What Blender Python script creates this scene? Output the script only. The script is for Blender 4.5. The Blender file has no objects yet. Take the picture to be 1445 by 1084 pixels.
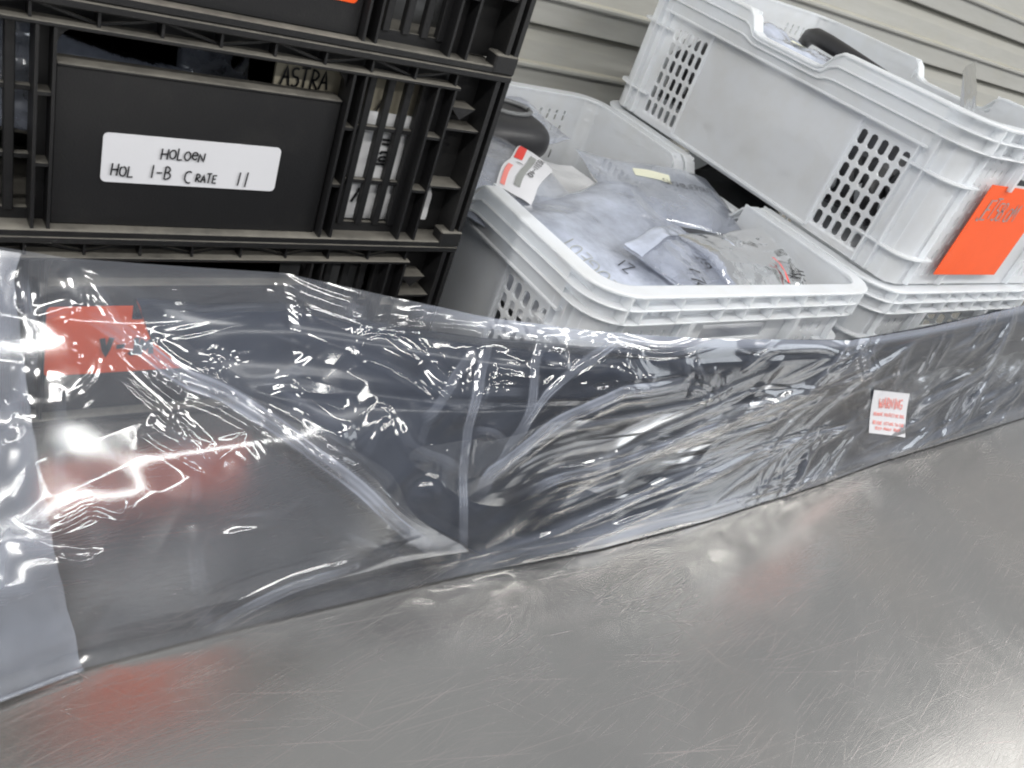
import bpy, math, random
import numpy as np
from mathutils import Matrix, Vector

# ---------------------------------------------------------------- camera, world, lamps, exposure
S = 0.25                       # one modelling unit is 0.25 m
ZC = 1.7                       # camera height over the bench top, in units
sc = bpy.context.scene
col = sc.collection

def cam_axes(yaw, pitch, roll):
    a, b, g = map(math.radians, (yaw, pitch, roll))
    fw = np.array([math.sin(a)*math.cos(b), math.cos(a)*math.cos(b), -math.sin(b)])
    r = np.array([math.cos(a), -math.sin(a), 0.0])
    d = np.cross(fw, r)
    return math.cos(g)*r+math.sin(g)*d, -math.sin(g)*r+math.cos(g)*d, fw

cr, cd, cf = cam_axes(44.85, 31.11, -21.77)
cam = bpy.data.objects.new('camera', bpy.data.cameras.new('camera'))
col.objects.link(cam)
cam.matrix_world = Matrix(((cr[0], -cd[0], -cf[0], 0), (cr[1], -cd[1], -cf[1], 0), (cr[2], -cd[2], -cf[2], ZC*S), (0, 0, 0, 1)))
cam.data.sensor_width = 36.0
cam.data.lens = 36.0*1200/1445
cam.data.clip_start = 0.01
cam.data.clip_end = 100
sc.camera = cam

world = bpy.data.worlds.new("World"); sc.world = world; world.use_nodes = True
bg = world.node_tree.nodes['Background']
bg.inputs[0].default_value = (0.93, 0.96, 1.0, 1); bg.inputs[1].default_value = 0.32

def area(name, loc, size, energy, color, rot=(0, 0, 0)):
    l = bpy.data.lights.new(name, 'AREA'); l.shape = 'RECTANGLE'; l.size, l.size_y = size
    l.energy = energy; l.color = color
    o = bpy.data.objects.new(name, l); col.objects.link(o); o.location = loc; o.rotation_euler = rot
    return o
# rows of fluorescent tubes under the ceiling, parallel to the bench
for i, (y, x) in enumerate([(-0.85, -1.3), (-0.85, 2.2), (-2.6, 0.6), (0.4, -1.9)]):
    area('overhead_light', (x, y, 2.1), (2.5, 0.16), 46.0, (1.0, 0.985, 0.95))
area('overhead_light', (3.5, .1, 2.1), (1.25, .3), 2.6, (1.0, .985, .95))  # added soft lamp that brightens the right part of the bench
for x, y in ((3.3, -1.7),):
    area('overhead_light', (x, y, 2.1), (2.5, .16), 40.0, (1.0, .985, .95), (0, 0, math.radians(90)))  # added crosswise lamp, so that more film creases catch a glint
area('daylight_opening', (4.2, -2.6, 1.3), (1.6, 1.4), 22.0, (0.88, 0.94, 1.0), (math.radians(72), 0, math.radians(50)))

sc.view_settings.view_transform = 'Standard'; sc.view_settings.look = 'None'
sc.view_settings.exposure = 0.33
sc.cycles.filter_width = 2.1; sc.view_settings.gamma = 1.0
sc.cycles.max_bounces = 10; sc.cycles.transparent_max_bounces = 24
sc.cycles.diffuse_bounces = 6; sc.cycles.glossy_bounces = 4
sc.cycles.caustics_reflective = False; sc.cycles.caustics_refractive = False
sc.cycles.use_denoising = True
sc.cycles.sample_clamp_indirect = 6.0

rng = random.Random(5)
# ---------------------------------------------------------------- materials
def mat(name):
    m = bpy.data.materials.new(name); m.use_nodes = True
    nt = m.node_tree; nt.nodes.clear()
    return m, nt, nt.nodes.new('ShaderNodeOutputMaterial')
def N(nt, t, **kw):
    n = nt.nodes.new(t)
    for k, v in kw.items():
        if hasattr(n, k): setattr(n, k, v)
        else: n.inputs[k].default_value = v
    return n
def L(nt, a, b): nt.links.new(a, b)
def noise(nt, scale, detail=4, rough=.55, vec=None, dist=0.0):
    n = N(nt, 'ShaderNodeTexNoise'); n.inputs['Scale'].default_value = scale; n.inputs['Detail'].default_value = detail
    n.inputs['Roughness'].default_value = rough; n.inputs['Distortion'].default_value = dist
    if vec is not None: L(nt, vec, n.inputs['Vector'])
    return n.outputs['Fac']
def ramp(nt, fac, pts):
    r = N(nt, 'ShaderNodeValToRGB'); e = r.color_ramp.elements
    while len(e) < len(pts): e.new(0.5)
    for q, (p, c) in zip(e, pts):
        q.position = p; q.color = (c, c, c, 1) if not isinstance(c, tuple) else (*c, 1)
    L(nt, fac, r.inputs[0]); return r.outputs[0]
def obco(nt, scale=(1, 1, 1)):
    tc = N(nt, 'ShaderNodeTexCoord'); mp = N(nt, 'ShaderNodeMapping'); mp.inputs['Scale'].default_value = scale
    L(nt, tc.outputs['Object'], mp.inputs['Vector']); return mp.outputs['Vector']
def mix(nt, f, a, b):
    m = N(nt, 'ShaderNodeMix'); m.data_type = 'RGBA'
    if isinstance(f, float): m.inputs[0].default_value = f
    else: L(nt, f, m.inputs[0])
    for s, v in ((6, a), (7, b)):
        if isinstance(v, tuple): m.inputs[s].default_value = (*v, 1)
        else: L(nt, v, m.inputs[s])
    return m.outputs[2]
def math_(nt, op, a, b=None, clamp=False):
    m = N(nt, 'ShaderNodeMath'); m.operation = op; m.use_clamp = clamp
    for i, v in enumerate((a, b)):
        if v is None: continue
        if isinstance(v, (int, float)): m.inputs[i].default_value = v
        else: L(nt, v, m.inputs[i])
    return m.outputs[0]
def bump(nt, h, strength=.2, dist=.001):
    b = N(nt, 'ShaderNodeBump'); b.inputs['Strength'].default_value = strength; b.inputs['Distance'].default_value = dist
    L(nt, h, b.inputs['Height']); return b.outputs[0]

def m_simple(name, c, rough=.5, var=.12, scale=40, bs=.15, metal=0.0, spec=.5):
    m, nt, out = mat(name); p = N(nt, 'ShaderNodeBsdfPrincipled'); v = obco(nt)
    n = noise(nt, scale, 5, .6, v)
    lo = tuple(x*(1-var) for x in c); hi = tuple(min(1, x*(1+var)) for x in c)
    L(nt, mix(nt, n, lo, hi), p.inputs['Base Color'])
    p.inputs['Roughness'].default_value = rough; p.inputs['Metallic'].default_value = metal
    p.inputs['Specular IOR Level'].default_value = spec
    if bs: L(nt, bump(nt, noise(nt, scale*6, 3, .6, v), bs, .0006), p.inputs['Normal'])
    L(nt, p.outputs[0], out.inputs[0]); return m

def m_black_plastic():
    m, nt, out = mat('black_plastic'); p = N(nt, 'ShaderNodeBsdfPrincipled'); v = obco(nt); p.inputs['Specular IOR Level'].default_value = .4
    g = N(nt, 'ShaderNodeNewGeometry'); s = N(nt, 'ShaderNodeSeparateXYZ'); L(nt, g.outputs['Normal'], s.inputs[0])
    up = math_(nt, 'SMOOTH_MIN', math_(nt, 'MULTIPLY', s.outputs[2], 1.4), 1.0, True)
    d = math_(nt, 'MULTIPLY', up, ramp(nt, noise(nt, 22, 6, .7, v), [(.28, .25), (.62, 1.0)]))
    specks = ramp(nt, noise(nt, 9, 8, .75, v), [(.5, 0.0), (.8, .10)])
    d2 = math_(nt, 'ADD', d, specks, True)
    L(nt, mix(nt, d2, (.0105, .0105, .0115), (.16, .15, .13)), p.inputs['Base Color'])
    L(nt, math_(nt, 'MULTIPLY_ADD', d2, .4), p.inputs['Roughness'])
    r = math_(nt, 'ADD', math_(nt, 'MULTIPLY', d2, .4), .46, True); L(nt, r, p.inputs['Roughness'])
    L(nt, bump(nt, noise(nt, 700, 2, .6, v), .25, .0004), p.inputs['Normal'])
    L(nt, p.outputs[0], out.inputs[0]); return m

def m_white_plastic():
    m, nt, out = mat('milky_white_plastic'); p = N(nt, 'ShaderNodeBsdfPrincipled'); v = obco(nt)
    cl = ramp(nt, noise(nt, 6, 5, .6, v), [(.3, 0.0), (.75, 1.0)])
    base = mix(nt, cl, (.92, .932, .955), (.88, .893, .92))
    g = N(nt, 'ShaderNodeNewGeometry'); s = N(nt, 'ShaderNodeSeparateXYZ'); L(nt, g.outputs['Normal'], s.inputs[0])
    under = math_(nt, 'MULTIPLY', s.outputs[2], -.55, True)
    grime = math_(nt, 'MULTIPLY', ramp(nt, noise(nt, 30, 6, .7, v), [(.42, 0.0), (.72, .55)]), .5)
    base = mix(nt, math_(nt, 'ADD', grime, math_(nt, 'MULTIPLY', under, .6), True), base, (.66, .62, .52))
    L(nt, base, p.inputs['Base Color']); p.inputs['Roughness'].default_value = .38
    L(nt, bump(nt, noise(nt, 500, 2, .6, v), .12, .0004), p.inputs['Normal'])
    t = N(nt, 'ShaderNodeBsdfTranslucent'); t.inputs[0].default_value = (.96, .98, 1.0, 1)
    mx = N(nt, 'ShaderNodeMixShader'); mx.inputs[0].default_value = .52
    L(nt, p.outputs[0], mx.inputs[1]); L(nt, t.outputs[0], mx.inputs[2]); L(nt, mx.outputs[0], out.inputs[0]); return m

def m_film(name, haze=.05, rough=.045, boost=1.9, tint=(.97, .975, .98), hattr=True, micro=.0, trl=.45):
    m, nt, out = mat(name)
    tr = N(nt, 'ShaderNodeBsdfTransparent'); tr.inputs[0].default_value = (*tint, 1)
    v = obco(nt)
    gl = N(nt, 'ShaderNodeBsdfGlossy'); gl.inputs['Roughness'].default_value = rough; gl.inputs[0].default_value = (1, 1, 1, 1)
    if micro:
        b = bump(nt, noise(nt, 60, 5, .6, v, .6), micro, .002); L(nt, b, gl.inputs['Normal'])
    lw = N(nt, 'ShaderNodeFresnel'); lw.inputs[0].default_value = 1.5
    if micro: L(nt, b, lw.inputs['Normal'])
    f = math_(nt, 'MULTIPLY', lw.outputs[0], boost, True)
    df = N(nt, 'ShaderNodeBsdfDiffuse'); df.inputs[0].default_value = (.74, .80, .96, 1)
    tl = N(nt, 'ShaderNodeBsdfTranslucent'); tl.inputs[0].default_value = (.74, .80, .96, 1)
    dm = N(nt, 'ShaderNodeMixShader'); dm.inputs[0].default_value = trl
    L(nt, df.outputs[0], dm.inputs[1]); L(nt, tl.outputs[0], dm.inputs[2])
    cl = ramp(nt, noise(nt, 14, 5, .65, v), [(.3, haze*.45), (.75, haze*1.6)])
    hz = cl
    if hattr:
        at = N(nt, 'ShaderNodeAttribute'); at.attribute_name = 'fold_sheen'
        hz = math_(nt, 'ADD', cl, math_(nt, 'MULTIPLY', at.outputs['Fac'], .36), True)
    m1 = N(nt, 'ShaderNodeMixShader'); L(nt, hz, m1.inputs[0]); L(nt, tr.outputs[0], m1.inputs[1]); L(nt, dm.outputs[0], m1.inputs[2])
    m2 = N(nt, 'ShaderNodeMixShader'); L(nt, f, m2.inputs[0]); L(nt, m1.outputs[0], m2.inputs[1]); L(nt, gl.outputs[0], m2.inputs[2])
    L(nt, m2.outputs[0], out.inputs[0]); return m

def m_steel():
    m, nt, out = mat('brushed_steel'); p = N(nt, 'ShaderNodeBsdfPrincipled')
    v = obco(nt); va = obco(nt, (3, 60, 3))
    big = noise(nt, 2.2, 5, .6, v); swirl = noise(nt, 5, 6, .65, v, 2.5)
    # fine scratches: a few rotated, stretched noises
    sc_ = None
    for a, st, th in ((18, (7, 700, 1), .66), (-32, (8, 900, 1), .68), (75, (5, 600, 1), .70), (48, (9, 1000, 1), .68), (4, (6, 1100, 1), .64), (-14, (12, 1400, 1), .62)):
        tc = N(nt, 'ShaderNodeTexCoord'); mp = N(nt, 'ShaderNodeMapping'); mp.inputs['Rotation'].default_value = (0, 0, math.radians(a))
        mp2 = N(nt, 'ShaderNodeMapping'); mp2.inputs['Scale'].default_value = st
        L(nt, tc.outputs['Object'], mp.inputs['Vector']); L(nt, mp.outputs[0], mp2.inputs['Vector'])
        r = ramp(nt, noise(nt, 1.0, 2, .5, mp2.outputs[0], 0), [(th, 0.0), (th+.06, 1.0)])
        sc_ = r if sc_ is None else math_(nt, 'MAXIMUM', sc_, r)
    warm = ramp(nt, noise(nt, 1.6, 3, .5, v, 1.0), [(.42, 0.0), (.7, .55)])
    c = mix(nt, big, (.46, .45, .435), (.60, .588, .565))
    c = mix(nt, math_(nt, 'MULTIPLY', sc_, .38), c, (.85, .73, .71))
    c = mix(nt, warm, c, (.62, .56, .50))
    L(nt, c, p.inputs['Base Color']); p.inputs['Metallic'].default_value = .93
    rr = math_(nt, 'ADD', ramp(nt, swirl, [(.25, .15), (.8, .30)]), math_(nt, 'MULTIPLY', sc_, .05), True)
    L(nt, rr, p.inputs['Roughness'])
    h = math_(nt, 'ADD', noise(nt, 3.0, 3, .5, v), math_(nt, 'MULTIPLY', noise(nt, 16, 5, .7, va), .02))
    b1 = bump(nt, h, .22, .010)
    bb = N(nt, 'ShaderNodeBump'); bb.inputs['Strength'].default_value = .07; bb.inputs['Distance'].default_value = .0003
    L(nt, sc_, bb.inputs['Height']); L(nt, b1, bb.inputs['Normal']); L(nt, bb.outputs[0], p.inputs['Normal'])
    L(nt, p.outputs[0], out.inputs[0]); return m

def m_shutter():
    m, nt, out = mat('painted_shutter_metal'); p = N(nt, 'ShaderNodeBsdfPrincipled'); v = obco(nt)
    vs = obco(nt, (1, 1, 9))
    g = N(nt, 'ShaderNodeNewGeometry'); s = N(nt, 'ShaderNodeSeparateXYZ'); L(nt, g.outputs['Normal'], s.inputs[0])
    up = math_(nt, 'MULTIPLY', s.outputs[2], 1.0, True)
    base = mix(nt, ramp(nt, noise(nt, 7, 6, .65, vs), [(.3, 0.0), (.7, 1.0)]), (.385, .383, .362), (.325, .322, .300))
    dirt = math_(nt, 'ADD', math_(nt, 'MULTIPLY', up, .8), ramp(nt, noise(nt, 12, 8, .75, v), [(.52, 0.0), (.8, .5)]), True)
    L(nt, mix(nt, dirt, base, (.38, .36, .29)), p.inputs['Base Color'])
    p.inputs['Roughness'].default_value = .42
    L(nt, bump(nt, noise(nt, 9, 3, .5, v), .12, .004), p.inputs['Normal'])
    L(nt, p.outputs[0], out.inputs[0]); return m

def m_bumper():
    m, nt, out = mat('dark_bumper_plastic'); p = N(nt, 'ShaderNodeBsdfPrincipled'); v = obco(nt)
    vb = obco(nt, (2, 2, 160))
    L(nt, mix(nt, noise(nt, 5, 5, .6, v), (.010, .016, .034), (.019, .029, .055)), p.inputs['Base Color'])
    L(nt, ramp(nt, noise(nt, 4, 5, .6, vb), [(.3, .16), (.75, .28)]), p.inputs['Roughness'])
    L(nt, bump(nt, noise(nt, 3, 2, .5, v), .15, .01), p.inputs['Normal'])
    L(nt, p.outputs[0], out.inputs[0]); return m

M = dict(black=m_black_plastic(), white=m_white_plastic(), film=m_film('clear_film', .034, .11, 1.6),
         film2=m_film('doubled_clear_film', .22, .16, 1.7), pouch=m_film('milky_pouch_film', .62, .12, 1.5, hattr=False, micro=.3, trl=.2),
         clearbag=m_film('thin_pouch_film', .30, .07, 1.6, hattr=False, micro=.3, trl=.2),
         steel=m_steel(), shutter=m_shutter(), bumper=m_bumper(),
         paper=m_simple('white_label_paper', (.70, .70, .73), .55, .05, 30, .1),
         orange=m_simple('orange_label_paper', (.88, .095, .006), .5, .08, 30, .1),
         yellow=m_simple('pale_yellow_label_paper', (.78, .78, .62), .6, .08, 30, .1),
         card=m_simple('buff_card', (.55, .50, .38), .7, .12, 25, .2),
         ink=m_simple('black_ink', (.012, .012, .014), .45, .1, 40, 0),
         red=m_simple('red_ink', (.78, .06, .05), .5, .1, 40, 0), palered=m_simple('faded_red_ink', (.85, .27, .24), .5, .1, 40, 0),
         grey=m_simple('grey_print', (.30, .31, .30), .6, .1, 40, 0),
         rubber=m_simple('dark_rubber', (.03, .03, .033), .45, .2, 20, .3),
         greypart=m_simple('grey_plastic_part', (.17, .175, .18), .45, .2, 20, .3),
         whitebag=m_simple('white_bag_paper', (.9, .9, .92), .4, .12, 20, .5))

# ---------------------------------------------------------------- mesh helpers (units, scaled by S on build)
class MB:
    def __init__(s): s.v = []; s.f = []
    def add(s, vs, fs):
        o = len(s.v); s.v += [tuple(map(float, q)) for q in vs]; s.f += [tuple(i+o for i in f) for f in fs]; return s
    def box(s, x0, x1, y0, y1, z0, z1, b=0.0):
        if x0 > x1: x0, x1 = x1, x0
        if y0 > y1: y0, y1 = y1, y0
        if b:  # chamfered box
            vs = []; idx = {}
            for ix, x in enumerate((x0, x1)):
                for iy, y in enumerate((y0, y1)):
                    for iz, z in enumerate((z0, z1)):
                        sx, sy, sz = (1-2*ix), (1-2*iy), (1-2*iz)
                        idx[(ix, iy, iz)] = len(vs)
                        vs += [(x, y+sy*b, z+sz*b), (x+sx*b, y, z+sz*b), (x+sx*b, y+sy*b, z)]
            I = lambda a, b_, c, k: idx[(a, b_, c)]+k
            fs = []
            for a in (0, 1):
                q = [I(a, 0, 0, 0), I(a, 1, 0, 0), I(a, 1, 1, 0), I(a, 0, 1, 0)]; fs.append(q if a else q[::-1])
                q = [I(0, a, 0, 1), I(0, a, 1, 1), I(1, a, 1, 1), I(1, a, 0, 1)]; fs.append(q if a else q[::-1])
                q = [I(0, 0, a, 2), I(1, 0, a, 2), I(1, 1, a, 2), I(0, 1, a, 2)]; fs.append(q if a else q[::-1])
            for a in (0, 1):
                for c in (0, 1):
                    fs.append([I(0, a, c, 1), I(1, a, c, 1), I(1, a, c, 2), I(0, a, c, 2)])
                    fs.append([I(a, 0, c, 0), I(a, 1, c, 0), I(a, 1, c, 2), I(a, 0, c, 2)])
                    fs.append([I(a, c, 0, 0), I(a, c, 1, 0), I(a, c, 1, 1), I(a, c, 0, 1)])
                    for d in (0, 1): pass
            for a in (0, 1):
                for c in (0, 1):
                    for d in (0, 1): fs.append([I(a, c, d, 0), I(a, c, d, 1), I(a, c, d, 2)])
            return s.add(vs, fs)
        vs = [(x, y, z) for x in (x0, x1) for y in (y0, y1) for z in (z0, z1)]
        return s.add(vs, [(0, 1, 3, 2), (4, 6, 7, 5), (0, 4, 5, 1), (2, 3, 7, 6), (0, 2, 6, 4), (1, 5, 7, 3)])
    def bar(s, a, b, w, up=(0, 0, 1)):
        a, b = Vector(a), Vector(b); d = (b-a).normalized(); u = Vector(up)
        if abs(d.dot(u)) > .95: u = Vector((1, 0, 0))
        n = d.cross(u).normalized(); m = n.cross(d).normalized()
        vs = [p+n*i*w/2+m*j*w/2 for p in (a, b) for i, j in ((-1, -1), (1, -1), (1, 1), (-1, 1))]
        return s.add(vs, [(0, 1, 2, 3), (7, 6, 5, 4), (0, 4, 5, 1), (1, 5, 6, 2), (2, 6, 7, 3), (3, 7, 4, 0)])
    def grid(s, P, closed=False):
        n, m = P.shape[:2]; o = len(s.v); s.v += [tuple(q) for q in P.reshape(-1, 3).tolist()]
        for i in range(n-1):
            for j in range(m-1):
                a = o+i*m+j; s.f.append((a, a+m, a+m+1, a+1))
        return s
    def tube(s, pts, r, seg=10):
        pts = [Vector(p) for p in pts]; rings = []
        for i, p in enumerate(pts):
            d = (pts[min(i+1, len(pts)-1)]-pts[max(i-1, 0)]).normalized(); u = Vector((0, 0, 1)) if abs(d.z) < .9 else Vector((1, 0, 0))
            n = d.cross(u).normalized(); m = n.cross(d)
            rr = r[i] if isinstance(r, (list, tuple)) else r
            rings.append([p+n*math.cos(t)*rr+m*math.sin(t)*rr for t in [2*math.pi*k/seg for k in range(seg)]])
        vs = [q for R in rings for q in R]; fs = []
        for i in range(len(pts)-1):
            for k in range(seg):
                fs.append((i*seg+k, i*seg+(k+1) % seg, (i+1)*seg+(k+1) % seg, (i+1)*seg+k))
        fs.append(tuple(range(seg))[::-1]); fs.append(tuple((len(pts)-1)*seg+k for k in range(seg)))
        return s.add(vs, fs)
    def mesh(s, name, m, smooth=False):
        me = bpy.data.meshes.new(name); me.from_pydata([(a*S, b*S, c*S) for a, b, c in s.v], [], s.f)
        me.materials.append(m)
        import bmesh
        if len(s.f) < 60000:
            bm = bmesh.new(); bm.from_mesh(me); bmesh.ops.recalc_face_normals(bm, faces=bm.faces); bm.to_mesh(me); bm.free()
        if smooth: me.shade_smooth()
        me.update(); return me
    def build(s, name, m, parent=None, smooth=False):
        o = bpy.data.objects.new(name, s.mesh(name, m, smooth)); col.objects.link(o)
        if parent is not None: o.parent = parent
        return o

def tag(o, label=None, cat=None, group=None, kind=None):
    for k, v in (('label', label), ('category', cat), ('group', group), ('kind', kind)):
        if v: o[k] = v
    return o
def empty(name, loc, rz=0.0):
    o = bpy.data.objects.new(name, None); col.objects.link(o); o.empty_display_size = .05
    o.location = (loc[0]*S, loc[1]*S, loc[2]*S); o.rotation_euler.z = rz; return o
def copy_tree(o, parent=None):
    c = o.copy(); col.objects.link(c); c.parent = parent
    for ch in list(o.children): copy_tree(ch, c)
    return c
def share(o, loc, parent):   # one more object on the same mesh
    c = o.copy(); col.objects.link(c); c.parent = parent; c.location = tuple(q*S for q in loc); return c

# ---------------------------------------------------------------- numpy noise
def _hash(ix, iy, seed):
    h = (ix.astype(np.int64)*374761393+iy.astype(np.int64)*668265263+seed*974711) & 0x7fffffff
    h = ((h ^ (h >> 13))*1274126177) & 0x7fffffff
    return ((h ^ (h >> 16)) & 0xffff)/65535.0
def gnoise(x, y, seed=0):
    ix, iy = np.floor(x), np.floor(y); fx, fy = x-ix, y-iy
    u, v = fx*fx*fx*(fx*(fx*6-15)+10), fy*fy*fy*(fy*(fy*6-15)+10)
    def g(i, j):
        a = _hash(ix+i, iy+j, seed)*2*np.pi
        return np.cos(a)*(fx-i)+np.sin(a)*(fy-j)
    return ((g(0, 0)*(1-u)+g(1, 0)*u)*(1-v)+(g(0, 1)*(1-u)+g(1, 1)*u)*v)*1.4
def ridged(x, y, seed, sharp=.03, octs=3):
    t = 0; a = 1.0
    for k in range(octs):
        n = gnoise(x, y, seed+k*17); t = t+a*(1-np.sqrt(n*n+sharp**2)*2.2); a *= .5; x = x*2.03+7.3; y = y*2.03-3.1
    return t
def crumple(x, y, seed, n=1):
    # faceted crumple: height of the nearest of random tilted planes, so facets meet in creases
    wx = x+.35*gnoise(x*1.3, y*1.3, seed+5); wy = y+.35*gnoise(x*1.3+9, y*1.3, seed+6)
    ix, iy = np.floor(wx), np.floor(wy); best = np.full(x.shape, 1e9)
    for i in (-1, 0, 1):
        for j in (-1, 0, 1):
            cx, cy = ix+i, iy+j
            px, py = cx+_hash(cx, cy, seed+1), cy+_hash(cx, cy, seed+2)
            d = np.sqrt((wx-px)**2+(wy-py)**2)
            best = np.minimum(best, d)
    return best

# ---------------------------------------------------------------- stroke lettering (hand printed capitals)
def arc(cx, cy, rx, ry, a0, a1, n=8):
    return [(cx+rx*math.cos(math.radians(a0+(a1-a0)*i/n)), cy+ry*math.sin(math.radians(a0+(a1-a0)*i/n))) for i in range(n+1)]
G = {
 'H': [[(0, 0), (.05, 1)], [(.5, 0), (.55, 1)], [(.02, .5), (.53, .55)]],
 'O': [arc(.3, .42, .27, .4, 100, 460, 12)], 'D': [[(.05, 0), (.08, .95)], [(.0, .95)]+arc(.1, .47, .45, .47, 88, -92, 8)],
 'L': [[(.08, 1), (.05, .02), (.5, .05)]], 'e': [[(.05, .4), (.5, .45)]+arc(.28, .4, .24, .3, 10, 320, 9)],
 'N': [[(0, 0), (.03, .8), (.48, .05), (.52, .85)]], '1': [[(.2, 0), (.25, 1)]], '-': [[(.05, .45), (.5, .48)]],
 'B': [[(.05, 0), (.1, 1)], [(.08, 1)]+arc(.15, .77, .3, .23, 80, -90, 6)+arc(.15, .28, .38, .27, 85, -95, 7)],
 'C': [arc(.35, .5, .32, .48, 60, 300, 10)], 'R': [[(.05, 0), (.1, 1)], [(.05, .98)]+arc(.12, .72, .34, .26, 80, -90, 6)+[(.5, 0)]],
 'A': [[(0, 0), (.28, 1), (.5, 0)], [(.1, .38), (.45, .4)]], 'T': [[(0, .96), (.55, 1)], [(.28, .98), (.25, 0)]],
 'E': [[(.5, .98), (.06, .95), (.04, .03), (.5, .05)], [(.05, .5), (.42, .53)]],
 'S': [arc(.28, .73, .22, .24, 50, 260, 7)+arc(.27, .26, .24, .25, 90, -130, 7)],
 'P': [[(.06, 0), (.1, 1)], [(.05, .96)]+arc(.12, .7, .36, .27, 80, -90, 7)], 'U': [[(.03, 1), (.05, .3)]+arc(.28, .28, .23, .26, 180, 360, 7)+[(.53, 1)]],
 'G': [arc(.33, .5, .31, .47, 50, 330, 10)+[(.58, .45), (.3, .45)]], 'I': [[(.25, 0), (.27, 1)]], 'J': [[(.4, 1), (.4, .2)]+arc(.22, .2, .18, .2, 0, -160, 5)],
 'M': [[(0, 0), (.08, 1), (.3, .3), (.52, 1), (.6, 0)]], 'V': [[(0, 1), (.25, 0), (.5, 1)]], 'Z': [[(.02, .95), (.5, .95), (.0, .03), (.52, .05)]],
 'W': [[(0, 1), (.15, 0), (.3, .7), (.45, 0), (.6, 1)]], 'Y': [[(0, 1), (.27, .5)], [(.55, 1), (.2, 0)]], 'X': [[(0, 0), (.5, 1)], [(0, 1), (.5, 0)]],
 'r': [[(.08, 0), (.1, .6)], [(.1, .4)]+arc(.28, .42, .18, .18, 160, 50, 4)], 'u': [[(.05, .6), (.07, .2)]+arc(.24, .2, .17, .18, 180, 340, 5)+[(.42, .6), (.45, 0)]],
 'z': [[(.02, .58), (.42, .58), (.0, .02), (.44, .04)]], 'a': [arc(.25, .3, .2, .28, 60, 400, 9)+[(.46, 0)]], 't': [[(.2, .95), (.22, .1), (.4, .02)], [(.02, .62), (.42, .65)]],
 'n': [[(.05, .6), (.05, 0)], [(.06, .4)]+arc(.24, .38, .18, .2, 160, 10, 5)+[(.43, 0)]],
 '0': [arc(.28, .5, .22, .48, 90, 450, 12)], '2': [arc(.26, .72, .22, .25, 160, -30, 7)+[(.03, .03), (.5, .04)]],
 '3': [arc(.24, .74, .21, .23, 150, -80, 7)+arc(.24, .27, .24, .26, 85, -150, 7)], '4': [[(.38, 0), (.38, 1), (0, .35), (.52, .35)]],
 '5': [[(.48, .98), (.1, .97), (.07, .58)]+arc(.24, .3, .24, .28, 110, -140, 8)], '6': [[(.42, .98), (.1, .45)]+arc(.27, .27, .22, .26, 150, -200, 10)],
 '8': [arc(.27, .75, .19, .22, 270, -90, 10)+arc(.27, .27, .23, .26, 90, -270, 10)], '9': [arc(.27, .72, .2, .25, 0, 360, 10)+[(.4, 0)]],
 '.': [[(.1, 0), (.14, .05)]], '/': [[(0, 0), (.4, 1)]], '%': [[(0, 0), (.5, 1)]], ',': [[(.12, .05), (.05, -.15)]], ' ': [],
}
def lettering(mb, text, o, ex, ey, n, h, w, jit=.05, gap=.2, seed=3, surf=None):
    """ribbon strokes; o = baseline start, ex/ey unit vectors, h = cap height, w = stroke width (all in units)"""
    R = random.Random(seed); o, ex, ey, n = map(Vector, (o, ex, ey, n)); x = 0.0
    for ch in text:
        st = G.get(ch, G['I'] if ch.strip() else []); wd = max([p[0] for s_ in st for p in s_]+[.35])
        hs = 1+R.uniform(-.12, .12); bl = R.uniform(-.06, .06)
        for s_ in st:
            P = [(x+(p[0]+R.uniform(-jit, jit)*.4)*h*.9, (p[1]*hs+bl+R.uniform(-jit, jit)*.4)*h) for p in s_]
            Q = []
            for i in range(len(P)-1):
                for k in range(3): t = k/3; Q.append((P[i][0]*(1-t)+P[i+1][0]*t, P[i][1]*(1-t)+P[i+1][1]*t))
            Q.append(P[-1]) if P else None
            vs = []; fs = []
            for i, p in enumerate(Q):
                a, b = Q[max(i-1, 0)], Q[min(i+1, len(Q)-1)]; d = Vector((b[0]-a[0], b[1]-a[1]))
                if d.length < 1e-9: d = Vector((1, 0))
                d.normalize(); nn = Vector((-d.y, d.x))*w/2
                for sg in (-1, 1):
                    q = (p[0]+nn.x*sg, p[1]+nn.y*sg)
                    vs.append(surf(*q) if surf else o+ex*q[0]+ey*q[1]+n*.0028)
                if i: k = len(vs)-4; fs.append((k, k+1, k+3, k+2))
            mb.add(vs, fs)
        x += (wd+gap)*h*.9
    return x

def font_mesh(text, size, m, name, parent, loc, rot, sx=1.0):
    cu = bpy.data.curves.new(name, 'FONT'); cu.body = text; cu.size = size*S; cu.align_x = 'CENTER'; cu.align_y = 'CENTER'
    to = bpy.data.objects.new(name, cu); col.objects.link(to)
    dg = bpy.context.evaluated_depsgraph_get(); me = bpy.data.meshes.new_from_object(to.evaluated_get(dg))
    bpy.data.objects.remove(to); me.materials.clear(); me.materials.append(m)
    o = bpy.data.objects.new(name, me); col.objects.link(o); o.parent = parent
    o.location = tuple(q*S for q in loc); o.rotation_euler = rot; o.scale = (sx, 1, 1); return o

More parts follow.
